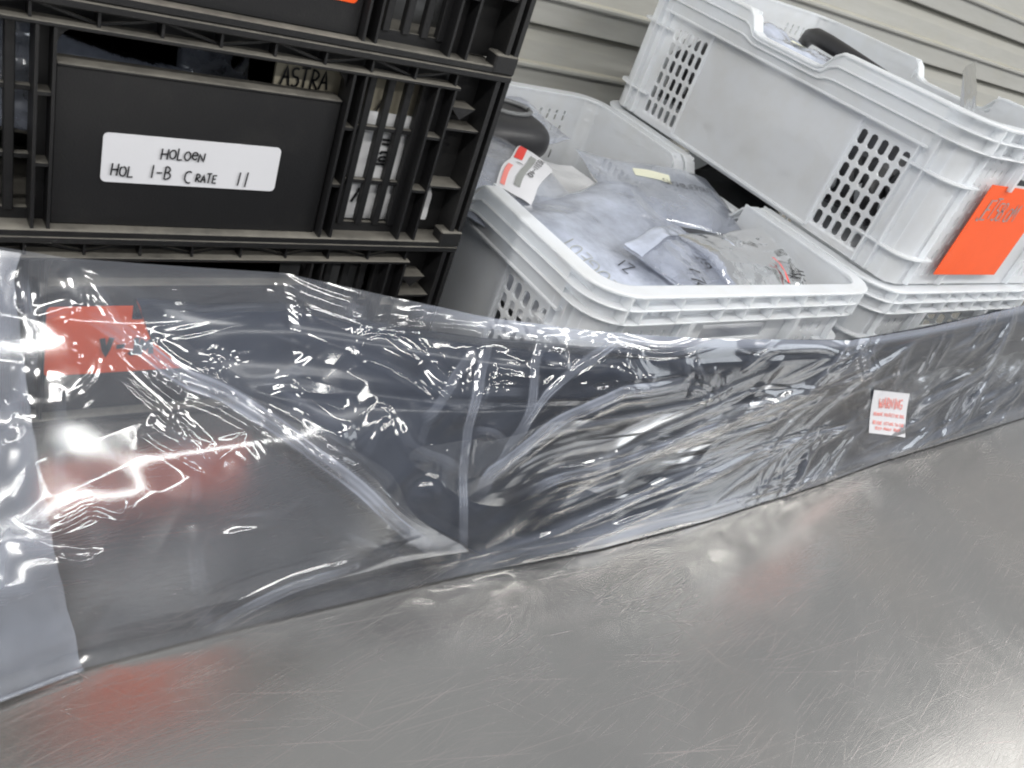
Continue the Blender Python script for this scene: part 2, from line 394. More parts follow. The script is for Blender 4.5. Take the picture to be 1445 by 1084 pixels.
# ---------------------------------------------------------------- setting: bench and shutter
b = MB(); b.box(-6, 16, -2.6, 3.9, -.06, 0)
bench = b.build('bench_top', M['steel']); tag(bench, kind='structure')
bk = MB(); bk.box(-6, 16, 4.02, 4.1, -.5, 4.5); tag(bk.build('back_wall', M['shutter']), kind='structure')
sh = empty('roller_shutter', (3, 3.85, 0)); tag(sh, 'grey beige ribbed roller shutter behind the crates', 'shutter')
prof = [(.0, .05), (-.006, .052), (-.03, .035), (-.09, .015), (-.165, .004), (-.19, .0), (-.196, -.022), (-.205, -.028), (-.218, -.028), (-.227, -.022), (-.232, -.002),
        (-.26, -.004), (-.352, -.012), (-.357, -.010), (-.3595, .0), (-.3595, .05)]
b = MB(); vs = []; XS = np.linspace(-6, 13, 40)
P = np.array([[(x, y, z) for (z, y) in prof] for x in XS]); b.grid(P)
slat0 = b.build('slat', M['shutter'], sh)
slat0.location = (0, 0, (1.7-.775+.36*8)*S)
for k in range(1, 15):
    share(slat0, (0, 0, 1.7-.775+.36*8-.36*k), sh)

# ---------------------------------------------------------------- black crates
def make_black_crate():
    root = empty('black_crate', (.713, 2.0, 0)); H = .555; T = H   # local z 0 = base, T = rim top ; local y 0 = front of flange
    bm = MB(); bm.box(-.822, .822, 0, .05, T-.020, T-.001, .003); bm.box(-.822, -.772, .05, 1.6, T-.02, T-.001, .003); bm.box(.772, .822, .05, 1.6, T-.02, T-.001, .003)
    bm.box(-.822, .822, 1.6, 1.65, T-.02, T-.001, .003); bm.build('rim', M['black'], root)
    bm = MB(); bm.box(-.665, .665, .002, .052, T-.064, T-.054, .002); bm.build('rib', M['black'], root)
    # truss between rim and rib
    bm = MB(); n = 10; w = 1.3/n
    for k in range(n+1): bm.box(-.65+k*w-.003, -.65+k*w+.003, .012, .05, T-.054, T-.02)
    for k in range(n):
        a, c = (-.65+k*w, -.65+(k+1)*w) if k % 2 == 0 else (-.65+(k+1)*w, -.65+k*w)
        bm.bar((a, .03, T-.022), (c, .03, T-.052), .006)
    bm.build('truss', M['black'], root)
    bm = MB(); bm.box(-.655, .655, .058, .064, T-.06, T-.02); bm.build('rim_web', M['black'], root)
    # centre panel with hand hole above; hole corners rounded
    bm = MB(); bm.box(-.336, .336, .030, .052, .022, T-.145, .003); bm.build('front_panel', M['black'], root)
    bm = MB(); bm.box(-.336, .336, .026, .085, T-.153, T-.143, .003); bm.build('hand_hole_lip', M['black'], root)
    for sx in (-1, 1):
        bm = MB()
        for cz, sg in ((T-.064, -1),):
            pts = [(sx*.336, .03, cz)]+[(sx*(.336-.05+.05*math.cos(t)), .03, cz+sg*(.05-.05*math.sin(t))) for t in [i*math.pi/2/6 for i in range(7)]]
            pts2 = [(x, .052, z) for x, y, z in pts]; n_ = len(pts)
            bm.add(pts+pts2, [tuple(range(n_)), tuple(range(2*n_-1, n_-1, -1))]+[(i, (i+1) % n_, n_+(i+1) % n_, n_+i) for i in range(n_)])
        bm.build('hand_hole_corner', M['black'], root)
    # base flange
    bm = MB(); bm.box(-.822, .822, 0.0, .07, .001, .021, .003); bm.box(-.78, .78, .07, 1.6, .001, .015, 0); bm.build('base', M['black'], root)
    # fins
    fin = MB().box(-.0035, .0035, .004, .07, .021, T-.064).build('post', M['black'], root); first = True
    fx = [s_*q for s_ in (-1, 1) for q in (.343, .377, .597, .653)]
    fin.location.x = fx[0]*S
    for x in fx[1:]: share(fin, (x, 0, 0), root)
    # solid web behind fin pairs
    for s_ in (-1, 1):
        MB().box(s_*.343, s_*.377, .052, .07, .022, T-.06).build('post_web', M['black'], root)
        MB().box(s_*.597, s_*.653, .052, .07, .022, T-.06).build('post_web', M['black'], root)
    # grille bars
    gb = MB().box(-.0105, .0105, .045, .068, .045, T-.064, .002).build('grille_bar', M['black'], root)
    gx = [s_*q for s_ in (-1, 1) for q in (.420, .478, .535, .585)]
    gb.location.x = gx[0]*S
    for x in gx[1:]: share(gb, (x, 0, 0), root)
    hb = MB().box(-.11, .11, .050, .066, -.007, .007, .002).build('grille_crossbar', M['black'], root); hb.location = (-.487*S, 0, (T-.217)*S)
    for s_, z in ((-1, T-.375), (1, T-.217), (1, T-.375)): share(hb, (s_*.487, 0, z), root)
    for s_ in (-1, 1):
        MB().box(s_*.378, s_*.597, .052, .066, .021, .05).build('grille_sill', M['black'], root)
        # little ledges between the fins, shelves in the corner bay
        for z in (T-.21, T-.375):
            MB().box(s_*.3465, s_*.3735, .008, .052, z-.004, z+.004).build('ledge', M['black'], root)
            MB().box(s_*.6005, s_*.6495, .008, .052, z-.004, z+.004).build('ledge', M['black'], root)
        MB().box(s_*.66, s_*.80, .085, .10, .021, T-.02).build('corner_web', M['black'], root)
        for z, x0 in ((T-.178, .657), (T-.358, .657)):
            MB().box(s_*x0, s_*.772, .012, .085, z-.004, z+.004, .001).build('shelf', M['black'], root)
        bm = MB(); bm.add([(s_*.66, .02, T-.115), (s_*.745, .02, T-.115), (s_*.70, .02, T-.150), (s_*.66, .085, T-.115), (s_*.745, .085, T-.115), (s_*.70, .085, T-.150)],
               [(0, 1, 2), (3, 5, 4), (0, 3, 4, 1), (1, 4, 5, 2), (2, 5, 3, 0)]); bm.build('gusset', M['black'], root)
        MB().box(s_*.775, s_*.790, .004, .10, .021, T-.02).build('corner_fin', M['black'], root)
        MB().box(s_*.806, s_*.821, .004, 1.6, .021, T-.02).build('side_wall', M['black'], root)
        MB().box(s_*.79, s_*.806, .05, .10, .021, T-.02).build('corner_web', M['black'], root)
        MB().box(s_*.745, s_*.8215, -.004, .05, .004, .056, .004).build('foot_block', M['black'], root)
    MB().box(-.80, .80, 1.585, 1.6, .021, T-.02).build('rear_wall', M['black'], root)
    return root

proto = make_black_crate()
bl = []
zs = [(0.0, 1.02), (1.7-1.113-.555*1.0+.0, 1.0)]
for k, (zb, lab) in enumerate([(1.7-1.668, 'bottom black crate of the stack, orange label on its front seen through the film'),
                               (1.7-1.113, 'middle black crate of the stack with a white handwritten label'),
                               (1.7-.558, 'topmost black crate of the stack with an orange label cut off by the picture edge')]):
    o = proto if k == 0 else copy_tree(proto); o.location.z = zb*S
    tag(o, lab, 'crate', 'black crates in the left stack'); bl.append(o)
bl[0].location.z = 0.001; bl[0].scale.z = (1.7-1.113)/.555*.999

# labels on the black crates
def plate(name, x0, x1, z0, z1, y, m, parent, skew=0.0, thick=.003, rnd=.012, curl=0.0):
    """thin sheet facing -y with rounded corners, skew = rise per unit of x"""
    mb = MB(); pts = []
    for cx, cz, a in ((x1-rnd, z1-rnd, 0), (x0+rnd, z1-rnd, 90), (x0+rnd, z0+rnd, 180), (x1-rnd, z0+rnd, 270)):
        for i in range(5):
            t = math.radians(a+i*22.5); x = cx+rnd*math.cos(t); z = cz+rnd*math.sin(t); pts.append((x, y, z+skew*(x-x0)))
    n_ = len(pts); back = [(x, y+thick, z) for x, y, z in pts]
    mb.add(pts+back, [tuple(range(n_)), tuple(range(2*n_-1, n_-1, -1))]+[(i, (i+1) % n_, n_+(i+1) % n_, n_+i) for i in range(n_)])
    return mb.build(name, m, parent)
# middle crate: local z = z_rel + 1.113, local x = X - .713
mc = bl[1]
pl_ = plate('paper_label', -.233, .196, 1.113-.973, 1.113-.850, .0265, M['paper'], mc, .006)
pl_['label'] = 'white rounded label with black handwriting'
mb = MB()
lettering(mb, 'HOLOeN', (-.102, .026, .211), (1, 0, .006), (.05, 0, 1), (0, -1, 0), .030, .0037, seed=4, gap=.12)
lettering(mb, 'HOL', (-.212, .026, .158), (1, 0, .0), (.05, 0, 1), (0, -1, 0), .030, .0037, seed=5, gap=.12)
lettering(mb, '1-B', (-.125, .026, .158), (1, 0, .0), (.05, 0, 1), (0, -1, 0), .032, .0037, seed=6, gap=.16)
lettering(mb, 'C', (-.042, .026, .153), (1, 0, .0), (.05, 0, 1), (0, -1, 0), .034, .0037, seed=7)
lettering(mb, 'RATE', (-.014, .026, .155), (1, 0, .0), (.05, 0, 1), (0, -1, 0), .024, .0037, seed=8, gap=.12)
lettering(mb, '1', (.088, .026, .154), (1, 0, .0), (.05, 0, 1), (0, -1, 0), .038, .0037, seed=9)
lettering(mb, '1', (.106, .026, .152), (1, 0, .0), (.05, 0, 1), (0, -1, 0), .040, .0037, seed=10)
mb.build('handwriting', M['ink'], pl_)
# top crate label: bottom at z_rel -.46
tc_ = bl[2]
plate('orange_label', -.26, .316, .555-.455+.558-.558+.0, .36, .0265, M['orange'], tc_, .0)['label'] = 'bright orange label with its lower edge in view'
# bottom crate
bc = bl[0]; k_ = 1/ bl[0].scale.z
ol = plate('orange_label', .378-.713, .99-.713, (1.7-1.548)*k_, (1.7-1.332)*k_, .0265, M['orange'], bc, .0)
mb = MB(); lettering(mb, 'V-JM', (-.20, .0262, .20), (1, 0, 0), (0, 0, 1), (0, -1, 0), .055, .014, seed=12); mb.build('handwriting', M['ink'], ol)

# things inside the middle black crate, seen through its grille and hand hole
def pillow(name, o, ex, ey, w, h, t, m, parent, seed, n=40, cr=.02, droop=0.0, freq=6.0, edge=.0):
    """crumpled flat pouch; o corner, ex/ey unit axes, closed top and bottom sheets"""
    ex, ey = Vector(ex).normalized(), Vector(ey).normalized(); nn = ex.cross(ey).normalized()
    m_ = max(6, int(n*h/w)); U, V = np.meshgrid(np.linspace(0, 1, n), np.linspace(0, 1, m_), indexing='ij')
    x, y = U*w, V*h
    prof_ = (np.clip(4*U*(1-U), 0, 1)*np.clip(4*V*(1-V), 0, 1))**.45
    d1 = (crumple(x*freq, y*freq, seed)-.5)*cr+gnoise(x*freq*.6, y*freq*.6, seed+3)*cr*1.2+ridged(x*freq*.8, y*freq*1.1, seed+9)*cr*.35
    wob = gnoise(x*2.5, y*2.5, seed+20)*edge
    xe = x+gnoise(x*5, y*5, seed+30)*edge*.6; ye = y+gnoise(x*5+4, y*5, seed+31)*edge*.6
    top = prof_*t*.5+d1*(.35+.65*prof_)+wob; bot = -prof_*t*.5+d1*(1-prof_)*.35+wob-.0015
    def to3(hh):
        P = np.zeros(U.shape+(3,))
        for i in range(3): P[..., i] = o[i]+ex[i]*xe+ey[i]*ye+nn[i]*hh
        P[..., 2] -= droop*(U-.5)**2
        return P
    A, B = to3(top), to3(bot); mb = MB(); mb.grid(A); k = len(mb.v); mb.grid(B[:, ::-1])
    ob = mb.build(name, m, parent, True)
    return ob, (lambda a, b_, off=.004: tuple(float(np.asarray(q)) for q in _samp(A, a, b_, nn, off)))
def _samp(A, a, b_, nn, off):
    i = min(max(a, 0), 1)*(A.shape[0]-1); j = min(max(b_, 0), 1)*(A.shape[1]-1)
    i0, j0 = int(min(i, A.shape[0]-2)), int(min(j, A.shape[1]-2)); fi, fj = i-i0, j-j0
    p = A[i0, j0]*(1-fi)*(1-fj)+A[i0+1, j0]*fi*(1-fj)+A[i0, j0+1]*(1-fi)*fj+A[i0+1, j0+1]*fi*fj
    return [p[k]+nn[k]*off for k in range(3)]
def patch(name, f, a0, a1, b0, b1, m, parent, off=.006, n=10, rot=0.0):
    """a label lying on a pouch: follows sample function f over its (a, b) range"""
    mb = MB(); ca, cb = (a0+a1)/2, (b0+b1)/2; P = np.zeros((n, n, 3))
    for i in range(n):
        for j in range(n):
            da, db = (a0-ca)+(a1-a0)*i/(n-1), (b0-cb)+(b1-b0)*j/(n-1)
            P[i, j] = f(ca+da*math.cos(rot)-db*math.sin(rot), cb+da*math.sin(rot)+db*math.cos(rot), off)
    mb.grid(P); return mb.build(name, m, parent, True)

def write_on(f, text, a, b_, da, db, w, h, hgt, wd, parent, seed=1, off=.007, m='ink', name='handwriting'):
    """hand lettering along direction (da, db) in pouch coordinates (units), w/h pouch size"""
    d = Vector((da, db)).normalized(); e = Vector((-d.y, d.x)); mb = MB()
    def surf(x, y): q = d*x+e*y; return f(a+q.x/w, b_+q.y/h, off)
    lettering(mb, text, (0, 0, 0), (1, 0, 0), (0, 1, 0), (0, 0, 1), hgt, wd, seed=seed, surf=surf, gap=.15)
    return mb.build(name, M[m], parent)

Z = 1.7
# white pouches behind the grille
e = empty('parts_pouch', (1.29, 2.09, Z-.9)); tag(e, 'white handwritten pouch behind the right grille of the middle black crate', 'pouch')
ob, f = pillow('pouch_sheet', (-.20, .0, -.17), (1, 0, 0), (0, 0, 1), .36, .33, .02, M['whitebag'], e, 11, 36, .012)
write_on(f, 'CruZe', .62, .86, 0, -1, .30, .34, .045, .007, e, 3, .006)
write_on(f, 'Hatcn', .88, .95, 0, -1, .30, .34, .04, .006, e, 4, .006)
write_on(f, 'yrtar', .36, .80, 0, -1, .30, .34, .04, .007, e, 6, .006)
write_on(f, 'oe', .18, .2, 1, -.3, .30, .34, .05, .007, e, 7, .006)
e = empty('buff_card', (1.30, 2.10, Z-.70)); tag(e, 'buff card tag above the white pouch in the middle black crate', 'card')
MB().box(-.22, .16, .0, .01, -.11, .07).build('card_sheet', M['card'], e)
mb = MB(); lettering(mb, '/ 1 H', (-.12, -.002, -.06), (1, 0, 0), (0, 0, 1), (0, -1, 0), .07, .006, seed=31); mb.build('handwriting', M['ink'], e)
e = empty('name_card', (1.0, 2.13, Z-.68)); tag(e, 'buff card with large black capitals in the hand hole of the middle black crate', 'card')
MB().box(-.10, .12, .0, .01, -.09, .055).build('card_sheet', M['card'], e)
mb = MB(); lettering(mb, 'ASTRA', (-.085, -.002, -.035), (1, 0, .0), (0, 0, 1), (0, -1, 0), .050, .006, seed=33, gap=.08); mb.build('handwriting', M['ink'], e)
e = empty('parts_pouch', (.62, 2.2, Z-.78)); tag(e, 'crumpled clear pouch showing in the left of the middle black crate hand hole', 'pouch')
pillow('pouch_sheet', (-.22, 0, -.12), (1, 0, -.15), (0, .25, 1), .34, .2, .06, M['pouch'], e, 14, 36, .02)
e = empty('parts_pouch', (.27, 2.18, Z-.8)); tag(e, 'clear pouch behind the left grille of the middle black crate', 'pouch')
pillow('pouch_sheet', (-.1, 0, -.12), (1, 0, -.1), (0, .15, 1), .22, .26, .06, M['clearbag'], e, 15, 30, .03)
e = empty('parts_pouch', (.88, 2.25, Z-.72)); tag(e, 'shiny dark pouch beside the card in the middle black crate hand hole', 'pouch')
pillow('pouch_sheet', (-.18, 0, -.1), (1, 0, -.1), (0, .3, 1), .2, .16, .05, M['clearbag'], e, 18, 30, .03)
e = empty('grey_part', (.75, 2.45, Z-1.08)); tag(e, 'dark moulded parts filling the middle black crate', 'part')
b = MB()
for i in range(10):
    x = -.65+i*.14; b.tube([(x, .0, .02), (x+.05, .1+.1*rng.random(), .12), (x+.1, .3, .16+.05*rng.random()), (x+.04, .7, .1)], .05)
b.build('moulding', M['rubber'], e, True)
# pouches in the top crate, behind its grille
e = empty('parts_pouch', (1.27, 2.18, Z-.35)); tag(e, 'grey striped pouch behind the grille of the topmost black crate', 'pouch')
ob, f = pillow('pouch_sheet', (-.17, 0, -.16), (1, 0, 0), (0, .1, 1), .3, .26, .03, M['greypart'], e, 21, 30, .012)
for i in range(4): write_on(f, 'IVI/N', .06, .08+i*.16, 1, 0, .3, .26, .035, .008, e, 40+i, .006)
e = empty('parts_pouch', (1.22, 2.18, Z-1.35)); tag(e, 'dull pouch behind the grille of the bottom black crate', 'pouch')
pillow('pouch_sheet', (-.17, 0, -.10), (1, 0, 0), (0, .1, 1), .3, .28, .03, M['greypart'], e, 23, 24, .012)

# ---------------------------------------------------------------- white crates
def plate_cells(mb, A, B, cell, thick, to3):
    """A, B breakpoints; cell(i, j) -> None (open), 's' solid, (da, db) hole margins"""
    A, B = list(A), list(B)
    def put(pts, faces):
        n = len(pts); f3 = [to3(a, b_, 0) for a, b_ in pts]; k3 = [to3(a, b_, thick) for a, b_ in pts]
        fs = list(faces)+[tuple(n+i for i in f[::-1]) for f in faces]; return f3+k3, fs, n
    for i in range(len(A)-1):
        for j in range(len(B)-1):
            c = cell(i, j)
            if c is None: continue
            a0, a1, b0, b1 = A[i], A[i+1], B[j], B[j+1]
            if c == 's':
                v, f, n = put([(a0, b0), (a1, b0), (a1, b1), (a0, b1)], [(0, 1, 2, 3)])
                for e_, (p, q, di, dj) in enumerate(((0, 1, 0, -1), (1, 2, 1, 0), (2, 3, 0, 1), (3, 0, -1, 0))):
                    ii, jj = i+di, j+dj
                    if not (0 <= ii < len(A)-1 and 0 <= jj < len(B)-1) or cell(ii, jj) is None: f.append((p, q, n+q, n+p))
                mb.add(v, f)
            else:
                da, db = c; r = min(a1-a0-2*da, b1-b0-2*db)*.25; p0, p1, q0, q1 = a0+da, a1-da, b0+db, b1-db
                pts = [(a0, b0), (a1, b0), (a1, b1), (a0, b1), (p0+r, q0), (p1-r, q0), (p1, q0+r), (p1, q1-r), (p1-r, q1), (p0+r, q1), (p0, q1-r), (p0, q0+r)]
                fs = [(0, 1, 5, 4), (1, 6, 5), (1, 2, 7, 6), (2, 8, 7), (2, 3, 9, 8), (3, 10, 9), (3, 0, 11, 10), (0, 4, 11)]
                v, f, n = put(pts, fs)
                f += [(4+k, 4+(k+1) % 8, n+4+(k+1) % 8, n+4+k) for k in range(8)]
                mb.add(v, f)

CW, CL = .765, 1.0      # half outer width and length of the rim
def path(ins, r=.13, n=7):
    """rounded rectangle, list of (x, y, nx, ny, side)"""
    hx, hy = CW-ins, CL-ins; r = max(r-ins*.3, .03); out = []
    for cx, cy, a, sd in ((hx-r, hy-r, 0, 'c'), (-hx+r, hy-r, 90, 'c'), (-hx+r, -hy+r, 180, 'c'), (hx-r, -hy+r, 270, 'c')):
        for i in range(n+1):
            t = math.radians(a+90*i/n); out.append((cx+r*math.cos(t), cy+r*math.sin(t), math.cos(t), math.sin(t)))
        # following straight run is subdivided so that the hand dips can be cut in
        nx = {0: (-1, 0), 90: (0, -1), 180: (1, 0), 270: (0, 1)}[a]
        L_ = 2*((hx-r) if nx[0] else (hy-r)); px, py, qx, qy = out[-1]
        for k in range(1, 48):
            out.append((px+nx[0]*L_*k/48, py+nx[1]*L_*k/48, qx, qy))
    return out
def sst(x, a, b_):
    t = min(max((x-a)/(b_-a), 0), 1); return t*t*(3-2*t)
def dip(x, y, nx, ny, d):
    if abs(nx) > .9: return -d*(1-sst(abs(y), .19, .27))
    return 0.0
def sweep(mb, pts, section, zf, closed=True):
    n = len(pts); m_ = len(section); vs = []
    for (x, y, nx, ny) in pts:
        dz = zf(x, y, nx, ny)
        for (o, z) in section: vs.append((x+nx*o, y+ny*o, z+dz))
    fs = []
    for i in range(n if closed else n-1):
        for k in range(m_):
            a, b_ = i*m_+k, i*m_+(k+1) % m_; c, d = ((i+1) % n)*m_+k, ((i+1) % n)*m_+(k+1) % m_
            fs.append((a, b_, d, c))
    mb.add(vs, fs)

def make_white_crate():
    root = empty('white_crate', (2.515, 2.52, 0)); H = .70; W = M['white']; wi = .055   # wall inset
    P0 = path(wi)
    lips = []
    def slab(o0, o1, z0, z1): e_ = .003; return [(o0, z0), (o1-e_, z0), (o1, z0+e_), (o1, z1-e_), (o1-e_, z1), (o0, z1)]
    b = MB(); sweep(b, P0, slab(-.012, .053, H-.011, H), lambda x, y, a, c: dip(x, y, a, c, .085)); b.build('rim', W, root, False)
    b = MB(); sweep(b, P0, slab(-.002, .050, H-.061, H-.054), lambda x, y, a, c: dip(x, y, a, c, .05)); b.build('rim_lip', W, root)
    b = MB(); sweep(b, P0, slab(-.002, .046, H-.115, H-.108), lambda x, y, a, c: dip(x, y, a, c, .02)); b.build('rim_lip', W, root)
    # deep skirt on the long sides, from lip to lip
    for sx in (-1, 1):
        ys = np.linspace(-.80, .80, 60); rows = []
        for y in ys:
            d = dip(0, y, 1, 0, .085); top = H-.006+d
            rows.append([(sx*(CW-.016), y, top), (sx*(CW-.016), y, H-.058+d*.6), (sx*(CW-.013), y, H-.060+d*.6), (sx*(CW-.018), y, H-.064+d*.6),
                         (sx*(CW-.020), y, H-.110+d*.25), (sx*(CW-.016), y, H-.113+d*.25), (sx*(CW-.022), y, H-.117+d*.25), (sx*(CW-.026), y, H-.165), (sx*(CW-.019), y, H-.168), (sx*(CW-.019), y, H-.175), (sx*(CW-wi), y, H-.175)])
        b = MB(); b.grid(np.array(rows)); b.build('side_skirt', W, root)
    # open gussets on the end faces, two tiers, taller ones at the posts
    for sy in (-1, 1):
        g1 = MB().box(-.0035, .0035, .0, .045, -.107, -.014).build('gusset', W, root); g1.location = (-.64*S, (sy*(CL-wi) if sy > 0 else -(CL-wi)-.045)*S, H*S)
        yy = (CL-wi) if sy > 0 else -(CL-wi)-.045
        for x in (-.57, -.40, -.18, -.05, .10, .27, .40, .57, .64): share(g1, (x, yy, H), root)
        for x in (-.30, .30):
            b = MB(); b.box(-.012, .012, 0, .044, -.235, -.107, .002)
            g = b.build('bracket', W, root); g.location = (x*S, yy*S, H*S)
    # side walls with two fields of punched holes and a smooth centre
    def col_breaks(a, b_, n): return [a+(b_-a)*k/n for k in range(n+1)]
    YB = [-.885]+col_breaks(-.75, -.48, 5)+[-.25, .25]+col_breaks(.465, .715, 5)+[.885]
    ZB = [.012, .045]+[.485-.0725*(6-k) for k in range(0, 6)]+[.485, H-.095, H-.002]
    ZB = sorted(set(round(z, 4) for z in ZB))
    for sx in (-1, 1):
        def cell(i, j):
            ym = (YB[i]+YB[i+1])/2; zm = (ZB[j]+ZB[j+1])/2
            if abs(ym) < .25 and zm > H-.095: return None
            if zm < .045 or zm > .485: return 's'
            if -.75 < ym < -.48 or .465 < ym < .715: return (.0085, .0065)
            return 's'
        def to3(a, b_, t, sx=sx): return (sx*(CW-wi-t), a, b_)
        b = MB(); plate_cells(b, YB, ZB, cell, .009, to3); b.build('side_wall', W, root)
        # raised frame round the centre panel, stiffening ribs near the corners
        b = MB(); x0, x1 = sx*(CW-wi), sx*(CW-wi+.010)
        for y in (-.472, .458): b.box(x0, x1, y-.006, y+.006, .03, H-.175)
        b.box(x0, x1, -.466, .452, .024, .036); b.build('panel_frame', W, root)
        for sy in (-1, 1):
            for y in (.765, .83):
                b = MB(); b.box(sx*(CW-wi), sx*(CW-wi+.032), sy*y-.004, sy*y+.004, .02, H-.116); b.build('rib', W, root)
    EB = [-.645]+col_breaks(-.565, -.35, 4)+[-.18, .18]+col_breaks(.35, .565, 4)+[.645]
    EZ = sorted(set(round(z, 4) for z in [.012, .04]+[.04+.0735*k for k in range(1, 7)]+[.545, .625, H-.002]))
    for sy in (-1, 1):
        def cell(i, j):
            xm = (EB[i]+EB[i+1])/2; zm = (EZ[j]+EZ[j+1])/2
            if abs(xm) < .18 and .48 < zm < .545+.0001: return None
            if .35 < abs(xm) < .565 and .04 < zm < .62: return (.019, .012)
            return 's'
        def to3(a, b_, t, sy=sy): return (a, sy*(CL-wi-t), b_)
        b = MB(); plate_cells(b, EB, EZ, cell, .009, to3); b.build('end_wall', W, root)
        for x in (-.60, .60, -.33, .33):
            b = MB(); b.box(x-.004, x+.004, *sorted((sy*(CL-wi), sy*(CL-wi+.025))), .02, H-.116); b.build('rib', W, root)
    # rounded corners of the wall and horizontal hoops round them
    for cx in (-1, 1):
        for cy in (-1, 1):
            r = .075; ox, oy = cx*(CW-wi-r), cy*(CL-wi-r); n = 8; vs = []
            for i in range(n+1):
                t = math.pi/2*i/n
                for rr in (r, r-.016): vs.append((ox+cx*rr*math.cos(t), oy+cy*rr*math.sin(t)))
            b = MB()
            pts = [(x, y, .012) for x, y in vs]+[(x, y, H-.002) for x, y in vs]; m_ = len(vs); fs = []
            for i in range(n):
                fs += [(2*i, 2*i+2, m_+2*i+2, m_+2*i), (2*i+1, m_+2*i+1, m_+2*i+3, 2*i+3)]
            b.add(pts, fs); 
            b.build('corner_post', W, root, True)
            for z in (.455, .135):
                b = MB(); n = 10
                ring = [(ox+cx*rr*math.cos(math.pi/2*i/n), oy+cy*rr*math.sin(math.pi/2*i/n)) for i in range(n+1) for rr in (r-.002, r+.03)]
                ring = [(ring[0][0], oy-cy*.16), (ring[1][0], oy-cy*.16)]+ring+[(ox-cx*.10, ring[-2][1]), (ox-cx*.10, ring[-1][1])]
                k = len(ring); pts = [(x, y, z-.004) for x, y in ring]+[(x, y, z+.004) for x, y in ring]; fs = []
                for i in range(k//2-1):
                    fs += [(2*i, 2*i+1, 2*i+3, 2*i+2), (k+2*i, k+2*i+2, k+2*i+3, k+2*i+1), (2*i+1, k+2*i+1, k+2*i+3, 2*i+3)]
                b.add(pts, fs); b.build('hoop', W, root)
    MB().box(-(CW-wi-.03), CW-wi-.03, -(CL-wi-.03), CL-wi-.03, .0, .014, .003).build('crate_floor', W, root)
    return root

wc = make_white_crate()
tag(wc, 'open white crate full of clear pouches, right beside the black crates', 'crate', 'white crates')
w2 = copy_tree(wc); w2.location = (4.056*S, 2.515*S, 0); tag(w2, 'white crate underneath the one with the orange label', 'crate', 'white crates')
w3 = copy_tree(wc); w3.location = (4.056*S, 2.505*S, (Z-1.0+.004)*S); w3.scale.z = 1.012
tag(w3, 'upper white crate with a large orange label on its end', 'crate', 'white crates')
ol = plate('orange_label', 3.605-4.056, 4.172-4.056, (1.0-.925), (1.0-.518), -1.0+.055-.030, M['orange'], w3, .0, rnd=.004)
mb = MB(); lettering(mb, 'JET58.OM', (-.41, -.974, .335), (1, 0, 0), (.05, 0, 1), (0, -1, 0), .085, .006, seed=15, gap=.05); mb.build('handwriting', M['grey'], ol)

# dark fittings inside the lower right crate, seen through its hand notch
e = empty('dark_fitting', (3.9, 2.5, .35)); tag(e, 'dark moulded parts inside the lower right white crate, seen through its notch', 'part')
b = MB()
for i in range(7):
    b.tube([(-.35+.1*i, -.6+.15*i, -.3), (-.3+.06*i, -.3+.1*i, .1), (-.2+.05*i, .1+.08*i, .2), (-.1, .5, .1)], .11, 12)
b.build('moulding', M['rubber'], e, True)

# ---------------------------------------------------------------- what lies in the open crate
def bag(name, label, o, ex, ey, w, h, t, m, seed, cr=.02, **kw):
    e = empty(name, o); tag(e, label, 'pouch')
    ob, f = pillow('pouch_sheet', (0, 0, 0), ex, ey, w, h, t, M[m], e, seed, kw.get('n', 60), cr, kw.get('droop', 0), kw.get('freq', 6), kw.get('edge', .03))
    return e, f
# big milky pouch across the middle
e, f = bag('parts_pouch', 'large milky pouch with large handwriting lying in the open white crate', (1.88, 1.64, Z-1.19), (.93, .24, .02), (-.20, 1, .06), 1.12, .74, .12, 'pouch', 41, .008, n=80, edge=.05, freq=4)
write_on(f, 'PEUGEOT', .26, .12, -.12, 1, 1.12, .74, .072, .005, e, 51, m='grey')
write_on(f, 'Z1', .38, .22, -.12, 1, 1.12, .74, .06, .005, e, 52)
e, f = bag('parts_pouch', 'clear pouch with a red and white printed part label, next to the black crates', (1.88, 2.24, Z-1.13), (.80, .35, .0), (-.25, 1, .05), .62, .95, .10, 'clearbag', 43, .007, n=70, freq=4)
def lg(a, b_, off=.014):     # label coordinates 0..1 on the pouch, long side first
    p, q, t = (a-.5)*.46, (b_-.5)*.18, math.radians(22); return f(.60+(p*math.cos(t)-q*math.sin(t))/.62, .19+(p*math.sin(t)+q*math.cos(t))/.95, off)
lb = patch('part_label', lg, 0, 1, 0, 1, M['paper'], e, .014, 12); lb['label'] = 'white printed label with red bars and grey print'
for a0, a1, b0, b1, mt, nm in ((.04, .40, .80, .92, 'palered', 'red_print'), (.60, .96, .74, .95, 'red', 'red_print'), (.12, .80, .44, .60, 'grey', 'barcode_print')):
    patch(nm, lg, a0, a1, b0, b1, M[mt], lb, .017, 6)
mb = MB(); lettering(mb, '90311-40', (0, 0, 0), (1, 0, 0), (0, 1, 0), (0, 0, 1), 1.0, .12, seed=61, surf=lambda x, y: lg(.88-x*.115, .40-y*.15, .019), gap=.2); mb.build('part_number', M['ink'], lb)
mb = MB(); lettering(mb, '1', (0, 0, 0), (1, 0, 0), (0, 1, 0), (0, 0, 1), 1.0, .12, seed=62, surf=lambda x, y: lg(.52-x*.1, .80-y*.15, .019)); mb.build('part_number', M['ink'], lb)
write_on(f, 'NAW 1170', .02, .30, .5, .86, .62, .95, .055, .006, e, 63, .012)
write_on(f, 'CORO 1', -.02, .42, .5, .86, .62, .95, .05, .006, e, 64, .012)
write_on(f, 'PAMBORO', .12, .55, .5, .86, .62, .95, .05, .006, e, 65, .012)
